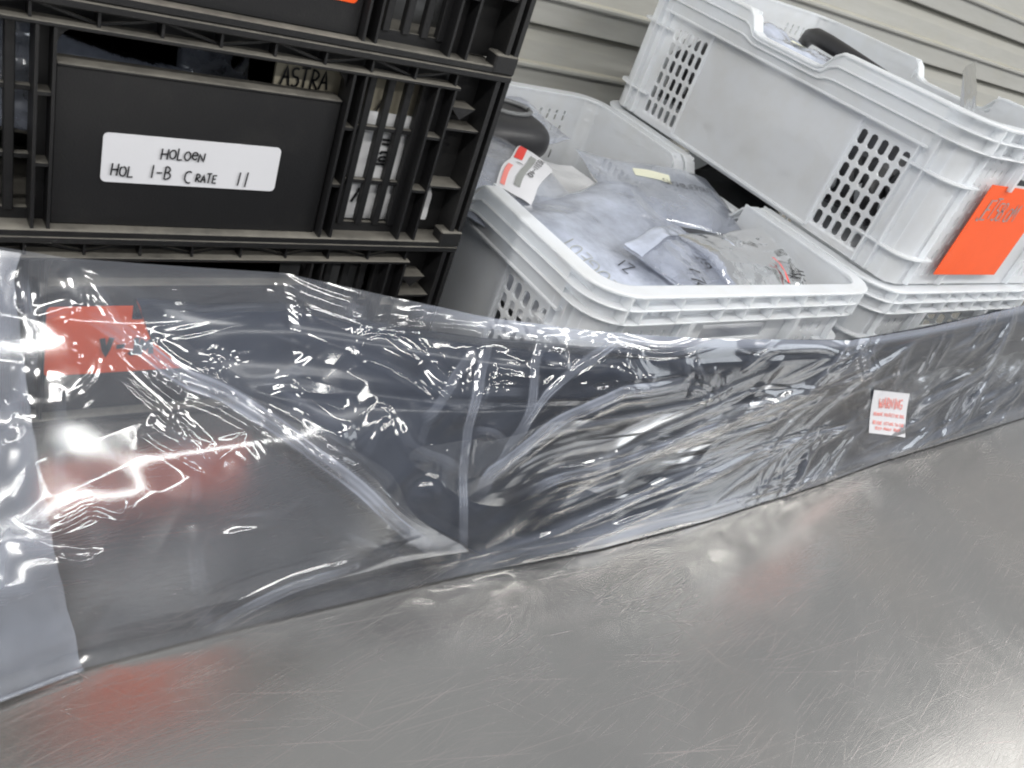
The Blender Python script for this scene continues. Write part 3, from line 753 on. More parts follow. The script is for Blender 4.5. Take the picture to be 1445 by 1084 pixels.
# dark fitting in a clear pouch at the back
e = empty('dark_fitting', (2.42, 3.14, Z-1.12)); tag(e, 'dark grey rounded plastic part in clear wrap at the back of the open crate', 'part')
n = 26; U, V = np.meshgrid(np.linspace(0, math.pi, n), np.linspace(0, 2*math.pi, 2*n), indexing='ij')
sq = lambda c, p: np.sign(c)*np.abs(c)**p
P = np.stack([.24*sq(np.sin(U), .6)*sq(np.cos(V), .7), .20*sq(np.sin(U), .6)*sq(np.sin(V), .7), .10*sq(np.cos(U), .8)], -1); b = MB(); b.grid(P); b.build('casing', M['rubber'], e, True)
b = MB(); b.tube([(.02+.13*math.cos(t), .02+.09*math.sin(t), .105) for t in [k*2*math.pi/16 for k in range(17)]], .012, 8); b.build('ring', M['greypart'], e, True)
e, f = bag('clear_wrap', 'clear wrap stretched over the dark rounded part in the open crate', (2.22, 2.90, Z-1.13), (.9, .3, .0), (-.15, 1, .08), .66, .50, .07, 'clearbag', 47, .02)
e, f = bag('parts_pouch', 'pouch with a pale yellow label against the far side of the open crate', (2.55, 2.38, Z-1.14), (.75, -.25, .02), (.25, .9, .12), .70, .52, .07, 'clearbag', 49, .008, freq=4)
lb = patch('yellow_label', f, .34, .60, .64, .78, M['yellow'], e, .004, 10, -.1); write_on(f, 'SHSHBIEPOUT', .52, .58, 1, 0, .7, .52, .04, .004, e, 70, .010)
# zip seal strip and the pouches near the front end
e, f = bag('parts_pouch', 'clear zip pouch with a milky seal strip near the front of the open crate', (2.38, 1.62, Z-1.13), (.8, .34, .0), (-.30, .9, .10), .50, .40, .07, 'clearbag', 53, .014)
sp = patch('seal_strip', f, -.02, 1.02, .80, 1.0, M['pouch'], e, .012, 30); write_on(f, 'PLI', .20, .10, .4, .9, .50, .40, .07, .007, e, 71, .010); write_on(f, 'GT', .52, .30, .4, .9, .50, .40, .06, .007, e, 72, .010)
e, f = bag('parts_pouch', 'small crumpled pouch with a red stroke near the front right of the open crate', (2.62, 1.64, Z-1.11), (1, .1, 0), (-.15, 1, .16), .42, .40, .09, 'clearbag', 57, .018)
write_on(f, '/', .70, .10, 1, 0, .42, .4, .14, .014, e, 73, .012, 'red', 'red_stroke')
e = empty('grey_part', (2.62, 1.92, Z-1.16)); tag(e, 'small grey fitting inside the front pouches of the open crate', 'part')
MB().box(-.06, .10, -.06, .06, -.03, .05, .015).build('casing', M['greypart'], e)
e, f = bag('parts_pouch', 'upright pouch with two lines of handwriting in the front right corner of the open crate', (2.84, 1.66, Z-1.14), (1, .25, .05), (-.2, .9, .32), .36, .36, .05, 'pouch', 59, .018)
write_on(f, '20', .10, .05, .35, .9, .36, .36, .05, .006, e, 74, .010); write_on(f, '/40', .42, .04, .35, .9, .36, .36, .05, .006, e, 75, .010); write_on(f, 'Crom', .70, .03, .35, .9, .36, .36, .04, .006, e, 76, .010)
# a bed of further pouches below
e = empty('parts_pouch', (1.87, 1.66, Z-1.38)); tag(e, 'bottom layer of milky pouches filling the open white crate', 'pouch')
pillow('pouch_sheet', (0, 0, 0), (1, 0, 0), (0, 1, .02), 1.28, 1.70, .12, M['whitebag'], e, 81, 70, .03, 0, 3)

# ---------------------------------------------------------------- what lies in the upper crate
e = empty('black_hose', (3.9, 2.75, Z-.40)); tag(e, 'black curved rubber hose sticking up from the upper white crate', 'hose')
b = MB(); pts = [(.42+.02*t, .62-.13*t, .06*math.sin(t*.55)) for t in range(0, 9)]; 
pts = [(.36, .40, -.02), (.30, .34, .03), (.22, .24, .05), (.17, .12, .05), (.13, -.02, .045), (.10, -.16, .04), (.10, -.30, .03), (.14, -.44, .0)]
b.tube(pts, [.035, .040, .042, .042, .04, .035, .03, .025], 14); b.build('hose_body', M['rubber'], e, True)
e, f = bag('parts_pouch', 'milky pouch with a small yellow label in the notch of the upper white crate', (3.42, 2.42, Z-.46), (.9, .1, .02), (-.15, 1, .05), .62, .60, .10, 'pouch', 83, .03)
patch('yellow_label', f, .30, .46, .38, .48, M['yellow'], e, .012, 8, 0)
e, f = bag('parts_pouch', 'clear pouch lying along the near edge of the upper white crate', (3.40, 1.72, Z-.44), (.9, .2, .02), (-.1, 1, .0), .9, .70, .12, 'clearbag', 85, .03)
e, f = bag('film_sheet', 'corner of clear film standing up out of the upper white crate', (3.95, 1.95, Z-.42), (.80, .35, .05), (.08, .3, .42), .62, .26, .01, 'clearbag', 87, .012)
e = empty('dark_fitting', (4.0, 2.5, Z-.80)); tag(e, 'grey parts filling the upper white crate, seen through its holes', 'part')
b = MB()
for i in range(12):
    y = -.76+i*.128; b.tube([(-.57, y, -.05), (-.56+.05*rng.random(), y+.03, .12), (-.3, y+.1, .20+.08*rng.random()), (.2, y-.05, .2), (.55, y, .05)], .085, 10)
b.build('moulding', M['rubber'], e, True)

# creases of the bag in its own coordinates: X along the bag, v up it; strength, width, haze (doubled film and painted glints)
CREASES=[
([(0.38,0.988),(0.423,0.964),(0.47,0.936),(0.518,0.916),(0.56,0.896),(0.594,0.892)],1.3,0.0029,0.2),
([(0.428,0.972),(0.489,0.96),(0.532,0.948),(0.579,0.94)],0.8,0.0025,0.1),
([(0.385,0.984),(0.423,0.912),(0.447,0.847),(0.452,0.807),(0.475,0.831),(0.48,0.863)],0.9,0.0032,0.3),
([(0.461,0.851),(0.523,0.851),(0.608,0.867),(0.684,0.887),(0.764,0.904)],1.0,0.0042,0.3),
([(0.584,0.783),(0.646,0.783),(0.684,0.795),(0.764,0.807)],1.0,0.0043,0.1),
([(0.627,0.723),(0.655,0.779),(0.684,0.719)],1.1,0.0042,0.2),
([(0.385,0.883),(0.48,0.807),(0.556,0.735),(0.646,0.687),(0.745,0.606),(0.826,0.53),(0.954,0.41),(1.058,0.273),(1.195,0.117)],1.4,0.0069,1.4),
([(0.404,0.887),(0.494,0.819),(0.575,0.751),(0.66,0.699),(0.764,0.618),(0.845,0.546),(0.968,0.426),(1.077,0.293),(1.219,0.121)],0.8,0.0026,0.5),
([(0.328,0.819),(0.347,0.791),(0.376,0.787)],1.0,0.0027,0.1),
([(0.409,0.815),(0.433,0.775),(0.47,0.719),(0.518,0.663),(0.584,0.57),(0.622,0.49)],1.5,0.0032,0.2),
([(0.627,0.49),(0.56,0.55),(0.504,0.598),(0.48,0.626)],1.4,0.0065,0.4),
([(0.347,0.679),(0.395,0.731),(0.409,0.787)],1.0,0.0031,0.2),
([(0.523,0.691),(0.537,0.719),(0.556,0.739)],1.2,0.0061,0.3),
([(0.532,0.574),(0.575,0.683)],1.0,0.0033,0.1),
([(0.551,0.562),(0.57,0.655)],0.9,0.0025,0.1),
([(0.324,0.711),(0.314,0.602),(0.3,0.438)],0.8,0.0034,0.4),
([(0.314,0.711),(0.305,0.602),(0.295,0.458)],0.7,0.0023,0.2),
([(0.622,0.663),(0.674,0.699)],1.2,0.0034,0.1),
([(0.75,0.663),(0.83,0.61),(0.883,0.574),(0.949,0.558)],1.8,0.0134,0.3),
([(0.816,0.538),(0.897,0.526),(0.968,0.51),(1.02,0.647),(1.048,0.558)],1.1,0.0037,0.2),
([(0.887,0.811),(0.84,0.755),(0.783,0.723),(0.712,0.711)],0.7,0.0039,0.3),
([(0.797,0.984),(0.859,0.956),(0.939,0.94),(1.01,0.936)],1.3,0.0054,0.4),
([(0.778,0.964),(0.854,0.887)],0.8,0.004,0.3),
([(1.309,0.968),(1.2,0.948),(1.067,0.92),(0.991,0.887),(0.963,0.847),(0.982,0.811),(1.053,0.783),(1.124,0.731),(1.195,0.622)],1.4,0.0032,0.2),
([(1.119,0.831),(1.157,0.783),(1.214,0.755)],1.4,0.0066,0.2),
([(1.299,0.972),(1.261,0.811),(1.242,0.679),(1.233,0.526),(1.242,0.365),(1.266,0.096)],1.3,0.0048,0.9),
([(1.266,0.928),(1.224,0.843),(1.195,0.791),(1.143,0.679),(1.105,0.643)],1.0,0.0042,0.5),
([(1.28,0.827),(1.323,0.851),(1.394,0.851)],0.8,0.0038,0.2),
([(1.257,0.739),(1.29,0.767),(1.385,0.775)],0.8,0.0038,0.3),
([(1.247,0.618),(1.304,0.618),(1.351,0.574)],0.9,0.0039,0.4),
([(1.257,0.703),(1.309,0.711)],0.7,0.0029,0.1),
([(1.053,0.643),(1.081,0.562),(1.124,0.53),(1.195,0.494),(1.219,0.446)],1.1,0.0047,0.3),
([(1.1,0.345),(1.115,0.398),(1.148,0.402),(1.176,0.337)],1.3,0.0057,0.2),
([(1.437,0.96),(1.413,0.879),(1.408,0.731),(1.389,0.639),(1.351,0.538),(1.309,0.357)],1.1,0.0045,0.7),
([(1.711,1.012),(1.636,0.96),(1.536,0.883),(1.465,0.799),(1.437,0.747),(1.399,0.639),(1.347,0.506)],1.1,0.0045,0.9),
([(1.953,0.823),(1.797,0.803),(1.683,0.791),(1.569,0.715),(1.489,0.647),(1.408,0.55),(1.323,0.454),(1.299,0.361)],1.4,0.0076,1.3),
([(1.692,0.751),(1.612,0.711),(1.55,0.683)],1.2,0.0041,0.2),
([(1.55,0.795),(1.574,0.807),(1.726,0.807)],0.9,0.003,0.1),
([(1.479,0.486),(1.569,0.514),(1.655,0.534)],1.0,0.0042,0.2),
([(1.446,0.446),(1.579,0.454),(1.697,0.47)],1.1,0.0042,0.3),
([(2.313,0.622),(2.09,0.562),(1.882,0.494),(1.692,0.43),(1.546,0.402),(1.465,0.357)],1.4,0.0065,1.1),
([(3.199,0.374),(3.057,0.374),(2.82,0.382),(2.573,0.361),(2.356,0.337),(2.18,0.289),(1.948,0.241),(1.707,0.173),(1.602,0.145)],1.2,0.0063,0.9),
([(1.83,0.365),(1.655,0.293),(1.531,0.261)],1.0,0.0049,0.4),
([(2.303,0.137),(2.081,0.149),(1.863,0.121),(1.631,0.125)],0.9,0.0052,0.5),
([(1.584,0.988),(1.659,0.964),(1.73,0.952),(1.82,0.944),(1.901,0.956),(2.01,0.992),(2.138,1.012)],1.3,0.0042,0.4),
([(1.536,0.968),(1.584,0.988)],1.0,0.003,0.1),
([(1.446,0.968),(1.475,0.916),(1.517,0.892)],1.0,0.0035,0.2),
([(1.427,0.924),(1.508,0.94)],1.3,0.0089,0.2),
([(1.636,0.896),(1.745,0.839)],1.0,0.0037,0.1),
([(1.674,0.94),(1.74,0.839)],0.9,0.0031,0.1),
([(1.721,0.944),(1.759,0.887),(1.816,0.827)],1.0,0.0037,0.2),
([(1.91,0.94),(1.948,0.835)],1.0,0.0038,0.2),
([(1.953,0.924),(2.057,0.783)],1.0,0.004,0.2),
([(2.043,0.892),(2.067,0.831),(2.133,0.707)],1.0,0.0039,0.2),
([(2.105,0.871),(2.152,0.703)],0.9,0.0041,0.2),
([(1.958,0.787),(2.015,0.779),(2.114,0.699)],1.0,0.005,0.3),
([(2.739,1.02),(2.952,1.02),(3.194,1.02),(3.573,1.016),(4.028,0.996),(4.392,0.992)],1.5,0.0091,1.0),
([(2.138,1.004),(2.223,0.98),(2.318,1.004),(2.536,1.008),(2.668,0.976),(2.777,0.968)],1.3,0.0074,0.6),
([(2.337,1.004),(2.247,0.936),(2.176,0.867)],1.0,0.0046,0.3),
([(2.768,1.004),(2.834,0.892),(3.061,0.659)],1.0,0.0079,0.6),
([(3.27,0.602),(3.194,0.819),(3.18,0.916)],1.0,0.0071,0.5),
([(3.62,0.382),(3.743,0.398),(3.975,0.462),(4.198,0.566),(4.231,0.771),(4.217,0.924)],1.2,0.0139,0.8),
([(2.247,0.755),(2.398,0.727),(2.573,0.711),(2.763,0.667)],1.1,0.0057,0.3),
([(2.289,0.719),(2.427,0.675),(2.54,0.647)],1.0,0.005,0.2),
([(2.289,0.598),(2.375,0.602),(2.507,0.578)],1.1,0.0049,0.2),
([(3.256,0.225),(3.464,0.213),(3.743,0.205),(3.928,0.225)],1.0,0.0083,0.4),
([(3.061,0.305),(3.26,0.269)],1.0,0.0061,0.1),
([(2.933,0.036),(2.986,0.113),(3.009,0.201)],0.9,0.0058,0.2),
([(2.526,0.104),(2.654,0.092),(2.749,0.121),(2.806,0.113)],1.0,0.0056,0.3),
([(3.578,-0.02),(3.781,0.076),(3.957,0.177)],1.0,0.0101,0.5),
([(3.672,-0.02),(3.919,0.06),(4.226,0.149),(4.269,0.357),(4.35,0.522)],1.1,0.0117,0.6),
([(3.923,-0.02),(4.245,0.024),(5.046,0.088)],1.0,0.0109,0.5),
([(4.828,0.398),(4.771,0.269),(4.586,0.237),(4.406,0.193)],1.0,0.0113,0.4),
([(1.389,0.024),(1.65,0.02),(1.948,0.016),(2.303,0.004),(2.839,-0.02),(3.592,-0.02),(4.269,0.012),(5.074,0.036)],0.9,0.0108,0.7),
([(0.272,0.39),(0.319,0.41),(0.357,0.43),(0.404,0.406),(0.447,0.378)],1.1,0.0039,0.3),
([(0.276,0.329),(0.309,0.297),(0.352,0.293),(0.357,0.321)],1.0,0.0031,0.2),
([(0.546,0.566),(0.565,0.518),(0.57,0.442),(0.565,0.386)],1.0,0.0037,0.3),
([(0.56,-0.012),(0.646,0.044),(0.764,0.088),(0.854,0.104),(0.987,0.125)],1.3,0.0053,0.6),
([(0.575,-0.004),(0.57,0.088),(0.56,0.221),(0.556,0.345)],0.7,0.0066,0.3),
([(0.849,0.386),(0.864,0.293),(0.887,0.269)],1.1,0.0041,0.2),
([(0.906,0.249),(1.001,0.189),(1.134,0.084)],1.0,0.0042,0.3),
([(0.873,0.129),(0.93,0.137),(0.958,0.121)],1.1,0.0046,0.2),
([(0.338,0.121),(0.352,0.169),(0.366,0.121)],0.9,0.0027,0.1),
([(0.276,0.944),(0.276,0.883),(0.281,0.807),(0.262,0.715)],1.3,0.0046,0.6),
([(0.224,0.683),(0.234,0.639),(0.21,0.586)],1.2,0.0037,0.3),
([(0.262,0.948),(0.272,0.928),(0.267,0.867)],1.2,0.0031,0.3),
([(0.286,0.855),(0.324,0.875),(0.352,0.887),(0.362,0.871)],1.0,0.0035,0.3),
([(0.357,0.976),(0.371,0.928),(0.371,0.879)],1.1,0.0035,0.2),
([(1.081,0.988),(1.138,1.008),(1.228,1.016),(1.318,1.02),(1.437,1.02)],1.2,0.0038,0.4),
([(1.067,0.96),(1.205,0.984),(1.351,0.988),(1.517,1.004)],1.2,0.0058,0.7),
([(1.692,0.494),(1.825,0.53),(1.977,0.518)],0.8,0.0044,0.2),
([(1.105,0.53),(1.124,0.626),(1.157,0.703)],0.8,0.0038,0.2),
([(0.911,0.518),(0.982,0.61),(1.029,0.659)],0.7,0.0064,0.2),
([(0.665,0.566),(0.707,0.502),(0.712,0.402)],0.7,0.0051,0.2),
([(0.84,0.41),(0.911,0.518),(0.949,0.606)],0.6,0.0054,0.2),
]

# ---------------------------------------------------------------- bumper cover in its film bag
FB=np.array([(-1.,1.10),(0.166,1.176),(.311,1.199),(.636,1.205),(.954,1.197),(1.278,1.189),(1.796,1.16),(2.307,1.161),(3.0,1.19),(3.584,1.23),(4.284,1.253),(5.13,1.286),(7.5,1.40)])
FT=np.array([(-1.,2.0),(.24,1.79),(.36,1.745),(.82,1.69),(1.14,1.54),(1.31,1.465),(1.62,1.38),(2.01,1.32),(2.7,1.262),(3.25,1.30),(4.42,1.42),(5.2,1.49),(7.5,1.65)])
def sm(x, a, b):
    t = np.clip((x-a)/(b-a), 0, 1); return t*t*(3-2*t)
def film_base(X, v):
    B = np.interp(X, FB[:, 0], FB[:, 1]); T = np.interp(X, FT[:, 0], FT[:, 1])
    k = sm(X, .9, 1.7); vp = np.maximum(v, 0)
    g = (1-k)*v+k*(.55*vp**1.2+.45*vp**6)
    bul = -.05*(1-k)*np.sin(np.pi*v)+k*.035*np.sin(np.pi*np.clip(v*1.1, 0, 1))
    return X, B+(T-B)*g+bul, 1.7-1.690+.670*v
def base_P(X, v):
    x, y, z = film_base(X, v); return np.stack([np.broadcast_to(x, y.shape), y, z], -1)
def base_N(X, v):
    e = 2e-3; a = base_P(X+e, v)-base_P(X-e, v); b = base_P(X, v+e)-base_P(X, v-e); n = np.cross(a, b)
    n /= np.linalg.norm(n, axis=-1, keepdims=True)
    return np.where(n[..., 1:2] > 0, -n, n)

def seg_dist(X, V, pts, wmax):
    """distance in units (v scaled by .68) to a smoothed polyline and the parameter along it"""
    P = [np.array((p[0], p[1]*.68)) for p in pts]
    Q = []
    if len(P) > 2:      # Catmull-Rom
        E_ = [2*P[0]-P[1]]+P+[2*P[-1]-P[-2]]
        for i in range(1, len(E_)-2):
            for t in (0, .25, .5, .75):
                a, b, c, d = E_[i-1:i+3]
                Q.append(.5*((2*b)+(-a+c)*t+(2*a-5*b+4*c-d)*t*t+(-a+3*b-3*c+d)*t**3))
        Q.append(P[-1])
    else: Q = P
    D = np.full(X.shape, 1e9); Tt = np.zeros(X.shape); n = len(Q)-1
    for i in range(n):
        a, b = Q[i], Q[i+1]; ab = b-a; L2 = (ab**2).sum()+1e-12
        t = np.clip(((X-a[0])*ab[0]+(V-a[1])*ab[1])/L2, 0, 1)
        d = np.sqrt((X-a[0]-t*ab[0])**2+(V-a[1]-t*ab[1])**2); m = d < D
        D = np.where(m, d, D); Tt = np.where(m, (i+t)/n, Tt)
    return D, Tt

def make_streaks():
    """straight taut creases: (x0, y0, x1, y1, slope, width, haze, tent) in bag coordinates, y = v*.68"""
    R = random.Random(77); out = []
    def seg(cx, cy, ang, ln, sl, w, hz, tent=0): out.append((cx-math.cos(ang)*ln/2, cy-math.sin(ang)*ln/2, cx+math.cos(ang)*ln/2, cy+math.sin(ang)*ln/2, sl, w, hz, tent))
    # broad facets everywhere
    for k in range(26): x = R.uniform(.25, 1.6); seg(x, R.uniform(.05, .66), R.uniform(-1.2, 1.2), R.uniform(.15, .5), R.choice((-1, 1))*R.uniform(.08, .22), R.uniform(.03, .07), 0, 1)
    for k in range(36): x = R.uniform(1.3, 6.0); seg(x, R.uniform(.02, .66), R.gauss(.25, .35)+.25*(x > 3), R.uniform(.25, .9), R.choice((-1, 1))*R.uniform(.04, .14), R.uniform(.03, .08), 0, 1)
    # thin taut streaks, in bundles that share a direction
    for k in range(26):
        x = R.uniform(1.45, 3.6); y = R.uniform(.05, .62); a = R.gauss(.16, .10)+.12*(x > 2.6)
        for j in range(R.randint(2, 5)): seg(x+R.uniform(-.12, .12), y+R.uniform(-.06, .06), a+R.gauss(0, .05), R.uniform(.25, .85), R.uniform(.35, .7), R.uniform(.006, .011), R.uniform(.4, 1.1))
    for k in range(34):
        x = R.uniform(2.5, 6.2); y = R.uniform(.03, .64); a = R.choice((R.gauss(.35, .15), R.gauss(1.3, .25), R.gauss(.9, .2)))
        for j in range(R.randint(2, 5)): seg(x+R.uniform(-.18, .18), y+R.uniform(-.07, .07), a+R.gauss(0, .08), R.uniform(.15, .55), R.uniform(.3, .65), R.uniform(.008, .016), R.uniform(.3, 1.0))
    for k in range(8):      # short lively ones in the loose end
        x = R.uniform(.28, 1.35); y = R.uniform(.04, .64); a = R.choice((R.gauss(-.75, .2), R.gauss(-.75, .2), R.uniform(-1.5, 1.5)))
        for j in range(R.randint(1, 3)): seg(x+R.uniform(-.03, .03), y+R.uniform(-.03, .03), a+R.gauss(0, .25), R.uniform(.08, .22), R.uniform(.3, .7), R.uniform(.003, .006), R.uniform(.1, .5))
    for k in range(60):      # bunched film at the open end
        x = R.uniform(-.5, .29); y = R.triangular(.15, .68, .58); seg(x, y, R.choice((R.gauss(1.3, .3), R.uniform(-1.5, 1.5))), R.uniform(.05, .25), R.choice((-1, 1))*R.uniform(.3, .7), R.uniform(.006, .020), R.uniform(.1, .6))
    return out
STREAKS = make_streaks()

def film_relief(X, v):
    """displacement towards the viewer side and the fold haze, part doubled film, part painted highlight, at (X, v) on the bag"""
    y = v*.68; h = np.zeros(X.shape); fold_sheen = np.zeros(X.shape)
    far = sm(X, 1.2, 3.2)
    # slack undulation
    h += .012*gnoise(X*2.1, y*3.2, 3)*(1-.5*far)+.002*gnoise(X*4, y*6, 4)
    mid = sm(X, 1.1, 1.6); left = 1-sm(X, .9, 1.5)
    msk = np.clip(gnoise(X*1.7+3, y*3, 8)*1.6+.45, 0, 1)
    ang = .15; u1 = X*np.cos(ang)+y*np.sin(ang); w1 = -X*np.sin(ang)+y*np.cos(ang)
    lo, hi = X.min(1), X.max(1)
    for x0, y0, x1, y1, sl, w, hz, tent in STREAKS:
        pad = w*(2.2 if tent else 5); r = np.nonzero((hi > min(x0, x1)-pad) & (lo < max(x0, x1)+pad))[0]
        if not len(r): continue
        q = slice(r[0], r[-1]+1); Xq, yq = X[q], y[q]
        m = (yq > min(y0, y1)-pad) & (yq < max(y0, y1)+pad)
        if not m.any(): continue
        dx_, dy_ = x1-x0, y1-y0; L2 = dx_*dx_+dy_*dy_; xm, ym = Xq[m], yq[m]
        t = ((xm-x0)*dx_+(ym-y0)*dy_)/L2; d = np.abs(-(xm-x0)*dy_+(ym-y0)*dx_)/math.sqrt(L2)
        env = np.clip(1-(2*t-1)**2, 0, 1)
        if tent: g = sl*np.clip(w-np.sqrt(d*d+(w*.10)**2), 0, None)*env
        else: g = 1.7*sl*w*env*np.exp(-np.sqrt(d*d+(w*.75)**2)/w)
        hh = h[q]; hh[m] += g
        if hz: ff = fold_sheen[q]; ff[m] = np.maximum(ff[m], hz*env*.6*np.exp(-(d/(w*1.1))**2))  # crest highlight of the streak painted in as pale haze
    for pts, a, w, hz in CREASES:
        xs = [p[0] for p in pts]; ys = [p[1] for p in pts]; pad = max(w*9, .05)
        m = (X > min(xs)-pad) & (X < max(xs)+pad) & (v > min(ys)-pad*1.5) & (v < max(ys)+pad*1.5)
        if not m.any(): continue
        D, t = seg_dist(X[m], y[m], pts, pad); env = np.minimum(1, np.minimum(t, 1-t)*5+.12)
        ww = w*2.0
        h[m] += a*ww*.95*env*np.exp(-np.sqrt(D*D+(ww*.75)**2)/ww)
        h[m] += a*ww*.16*env*np.exp(-((D-ww*2.2)/(ww*.6))**2)
        wv = .55+.45*np.clip(gnoise(X[m]*9, y[m]*9, 51)*2+.5, 0, 1); fold_sheen[m] = np.maximum(fold_sheen[m], hz*env*wv*1.3*(.50*np.exp(-(D/(ww*1.25))**6)+.55*np.exp(-((D-ww*1.05)/(ww*.25))**2)+.30*np.exp(-(D/(ww*.3))**2)))  # doubled-film ribbon, with bright edge and crest lines painted as haze
    fold_sheen = np.maximum(fold_sheen, .12*left*sm(X, .28, .36)); fold_sheen = np.maximum(fold_sheen, 1.1*sm(v, .94, .985)*sm(X, 1.0, 1.4))  # film paler over the loose end and along the top edge
    fold_sheen = np.maximum(fold_sheen, 1.6*(1-sm(v, .05, .17))*mid*(1-.6*far)*(.35+.65*np.clip(gnoise(X*2.3, y*9, 53)*2+.6, 0, 1)))  # lit bottom lip painted into the film as whiter haze
    if h.shape[0] > 8 and h.shape[1] > 8:      # soften at the scale of the grid
        for _ in range(2):
            h[1:-1] = .25*h[:-2]+.5*h[1:-1]+.25*h[2:]; h[:, 1:-1] = .25*h[:, :-2]+.5*h[:, 1:-1]+.25*h[:, 2:]
    # quiet patch where the sticker sits
    st = np.exp(-(((X-3.37)/.30)**4+((v-.40)/.28)**4)); h = h*(1-st)+.006*st
    # the edges stay on their lines
    h *= sm(v, -.02, .05)*.85+.15
    return h, fold_sheen

def film_point(X, v, off=0.0, relief=True):
    X = np.asarray(X, float); v = np.asarray(v, float)
    P = base_P(X, v); n = base_N(X, v); h, fold_sheen = film_relief(X, v) if relief else (0*X, 0*X)
    return P+n*(h+off)[..., None], fold_sheen

bag_root = empty('plastic_bag', (0, 0, 0)); tag(bag_root, 'long clear wrinkled plastic bag around the dark bumper, lying on the steel bench', 'plastic bag')
def sheet(name, X, v, m, parent, off=0.0, extra=None):
    P, fold_sheen = film_point(X, v, 0.0)
    if isinstance(off, np.ndarray) or off: P = P+base_N(X, v)*(off if isinstance(off, float) else off[..., None])
    if extra is not None: P = P+extra
    n, k = X.shape; me = bpy.data.meshes.new(name)
    idx = np.arange(n*k).reshape(n, k); F = np.stack([idx[:-1, :-1], idx[1:, :-1], idx[1:, 1:], idx[:-1, 1:]], -1).reshape(-1, 4)
    me.vertices.add(n*k); me.vertices.foreach_set('co', (P*S).reshape(-1).astype(np.float32))
    me.loops.add(F.size); me.loops.foreach_set('vertex_index', F.reshape(-1).astype(np.int32))
    me.polygons.add(len(F)); me.polygons.foreach_set('loop_start', np.arange(0, F.size, 4, dtype=np.int32)); me.polygons.foreach_set('loop_total', np.full(len(F), 4, np.int32))
    me.update(calc_edges=True); at = me.attributes.new('fold_sheen', 'FLOAT', 'POINT'); at.data.foreach_set('value', fold_sheen.reshape(-1).astype(np.float32))
    me.materials.append(m); me.shade_smooth()
    o = bpy.data.objects.new(name, me); col.objects.link(o); o.parent = parent; return o
# columns packed closer near the open end, where the bag is nearest
t = np.linspace(0, 1, 1900); xs = -.55+1.35*(np.exp(t*1.78)-1)/(np.exp(1.78)-1)*5.6
xs = np.concatenate([[-.9], xs]); vsn = np.linspace(-.004, 1.0, 430)
Xg, Vg = np.meshgrid(xs, vsn, indexing='ij')
sheet('front_film', Xg, Vg, M['film'], bag_root)
# back sheet of the bag: hangs behind the bumper, seen above and beside it
xb = np.linspace(-.7, 6.5, 420); vb = np.linspace(0.02, 1.0, 70); XB, VB = np.meshgrid(xb, vb, indexing='ij')
Pb = base_P(XB, VB); hb = .015*gnoise(XB*3, VB*3, 31)+.005*ridged(XB*2.1+VB, VB*3, 33, .12, 1)
k = np.minimum(1, (1-VB)*6); Yoff = (.06+.10*sm(XB, 1.2, 2.2)*0)*k
Pb[..., 1] += Yoff+hb*k
b = MB(); b.grid(Pb); b.build('back_film', M['film'], bag_root, True)
# folded over open end on the left: a second thickness with its own cut edge
fe = np.array([(1.0, .283), (.972, .276), (.928, .262), (.819, .262), (.683, .262), (.494, .272), (.305, .281), (-.004, .319)])[::-1]
vv = np.linspace(-.003, .99, 170); edge = np.interp(vv, fe[:, 0], fe[:, 1])+.004*np.sin(vv*40)*0+.004*gnoise(vv*14, vv*0, 2)
tt = np.linspace(0, 1, 150); Xf = -.6+(edge[None, :]+.6)*tt[:, None]; Vf = np.broadcast_to(vv[None, :], Xf.shape).copy()
off = .012+.010*gnoise(Xf*7, Vf*5, 41)
sheet('folded_end', Xf, Vf, M['film2'], bag_root, off)
# rolled bottom hem of the folded end
hx = np.linspace(-.55, .318, 30); hp = [tuple(film_point(np.array([x]), np.array([.002]), .012, False)[0][0]) for x in hx]
b = MB(); b.tube(hp, .006, 8); b.build('hem', M['film2'], bag_root, True)

# warning sticker
a0, a1 = (3.268, 3.668), (3.076, 3.476)
stk = MB(); n = 14; P = np.zeros((n, n, 3))
def stick(a, c, off=.0085):     # a across 0..1, c up 0..1
    X = (3.26*(1-a)+3.66*a)*(1-c)+(3.076*(1-a)+3.473*a)*c; v = (.281*(1-a)+.145*a)*(1-c)+(.635*(1-a)+.514*a)*c
    p, _ = film_point(np.array([X]), np.array([v]), off, False); return p[0]
P = np.array([[stick(i/(n-1), j/(n-1)) for j in range(n)] for i in range(n)]); stk.grid(P)
so = stk.build('warning_sticker', M['paper'], bag_root, True); so['label'] = 'small white sticker with red print'
def print_text(text, a_0, a_1, c0, c1, m, w, jit, name, seed):
    mb = MB(); x_end = [0.0]
    lettering(MB(), text, (0, 0, 0), (1, 0, 0), (0, 1, 0), (0, 0, 1), 1.0, .1, jit=0, gap=.14, seed=seed)
    tot = sum((max([p[0] for s_ in G.get(ch, []) for p in s_]+[.35])+.14)*.9 for ch in text)
    lettering(mb, text, (0, 0, 0), (1, 0, 0), (0, 1, 0), (0, 0, 1), 1.0, w, jit=jit, gap=.14, seed=seed, surf=lambda x, y: stick(a_0+(a_1-a_0)*x/tot, c0+(c1-c0)*y, .0105))
    return mb.build(name, M[m], so)
print_text('WARNING', .18, .86, .60, .86, 'palered', .11, .02, 'warning_word', 91)
print_text('REMOVE PROTECTIVE BAG', .08, .94, .42, .50, 'palered', .15, .02, 'small_print', 92)
print_text('BEFORE FITTING TO CAR', .08, .94, .22, .30, 'palered', .15, .02, 'small_print', 93)
print_text('KEEP AWAY FROM', .14, .86, .10, .17, 'palered', .15, .02, 'small_print', 94)

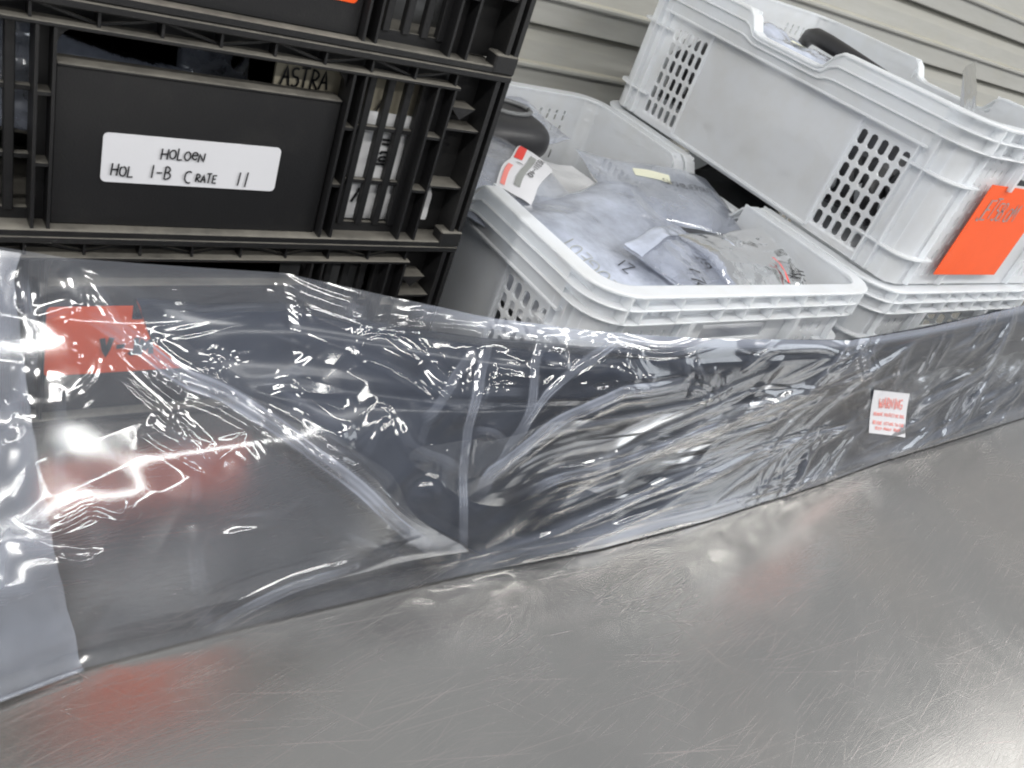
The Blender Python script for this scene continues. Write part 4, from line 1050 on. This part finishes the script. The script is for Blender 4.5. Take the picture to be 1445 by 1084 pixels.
# bumper cover: ruled between its slanting left end and the far end out of the picture
LE = np.array([(.972, .39), (.9, .404), (.819, .48), (.747, .56), (.695, .646), (.618, .745), (.542, .826), (.422, .954), (.289, 1.058), (.088, 1.242), (0.0, 1.30)])[::-1]
TE = np.array([(.38, .984), (.423, .96), (.47, .932), (.518, .912), (.646, .892), (.84, .905), (1.067, .90), (1.432, .93), (2.01, .93), (2.701, .93), (3.246, .93), (4.388, .93), (7, .93)])
bump_root = empty('bumper_cover', (3.2, 1.3, 0)); tag(bump_root, 'long dark blue grey bumper cover standing on the bench inside the clear bag', 'bumper')
s_ = np.linspace(0, 1, 360)**1.7; v_ = np.linspace(0.02, .98, 90); SS, VV = np.meshgrid(s_, v_, indexing='ij')
XL = np.interp(VV, LE[:, 0], LE[:, 1])+.07-.04+.09*sm(VV, .2, .6); XX = XL+SS*(6.4-XL); top = np.interp(XX, TE[:, 0], TE[:, 1]); V2 = np.minimum(VV, top)
V2 = VV*top/.98
Pn = base_P(XX, V2); nn = base_N(XX, V2)
inn = .045+.05*sm(XX, .5, 1.0)*0
dx = XX-XL
# pressed features: upper shoulder, a long recess below it, flared bottom lip, rounded end edge
feat = .030*np.exp(-((V2-.86)/.07)**2)-.030*np.exp(-((V2-.42)/.20)**2)+.035*np.exp(-((V2-.07)/.07)**2)-.012*np.exp(-((V2-.70)/.02)**2)
feat = feat*sm(dx, .0, .25)-.05*np.exp(-dx/.03)
rec = sm(XX, 1.45, 1.6)*(1-sm(XX, 2.6, 2.8))*sm(V2, .25, .31)*(1-sm(V2, .55, .62)); feat -= .035*rec
swell = np.exp(-(((XX-.95)/.22)**2+((V2-.62)/.13)**2)); feat += .02*swell
Pn = Pn+nn*(-inn+feat)[..., None]
def Lb(P): return P-np.array([3.2, 1.3, 0])
b = MB(); b.grid(Lb(Pn))
back = Pn.copy(); back[..., 1] += .03
top_row = Pn[:, -1]; tb = top_row.copy(); tb[:, 1] += .06; tb[:, 2] -= .01; tb2 = tb.copy(); tb2[:, 2] -= .06
b2 = np.stack([top_row, (top_row+tb)/2+np.array([0, 0, .006]), tb, tb2], 1); b.grid(Lb(b2))
bo = Pn[:, 0]; bb2 = bo.copy(); bb2[:, 1] += .14; b.grid(Lb(np.stack([bo, bo+np.array([0, .03, -.012]), bb2], 1)))
lf = Pn[0]; l2 = lf.copy(); l2[:, 1] += .05; b.grid(Lb(np.stack([lf, l2], 0)))
b.build('bumper_shell', M['bumper'], bump_root, True)
# inner recess strip as a darker grille insert
b = MB()
for k in range(5):
    v0 = .29+k*.055; xs_ = np.linspace(1.62, 2.6, 30); pp = base_P(xs_, np.full(30, v0))+base_N(xs_, np.full(30, v0))*(-.062)
    b.tube([tuple(q) for q in Lb(pp)], .006, 6)
b.build('grille_insert', M['rubber'], bump_root, True)
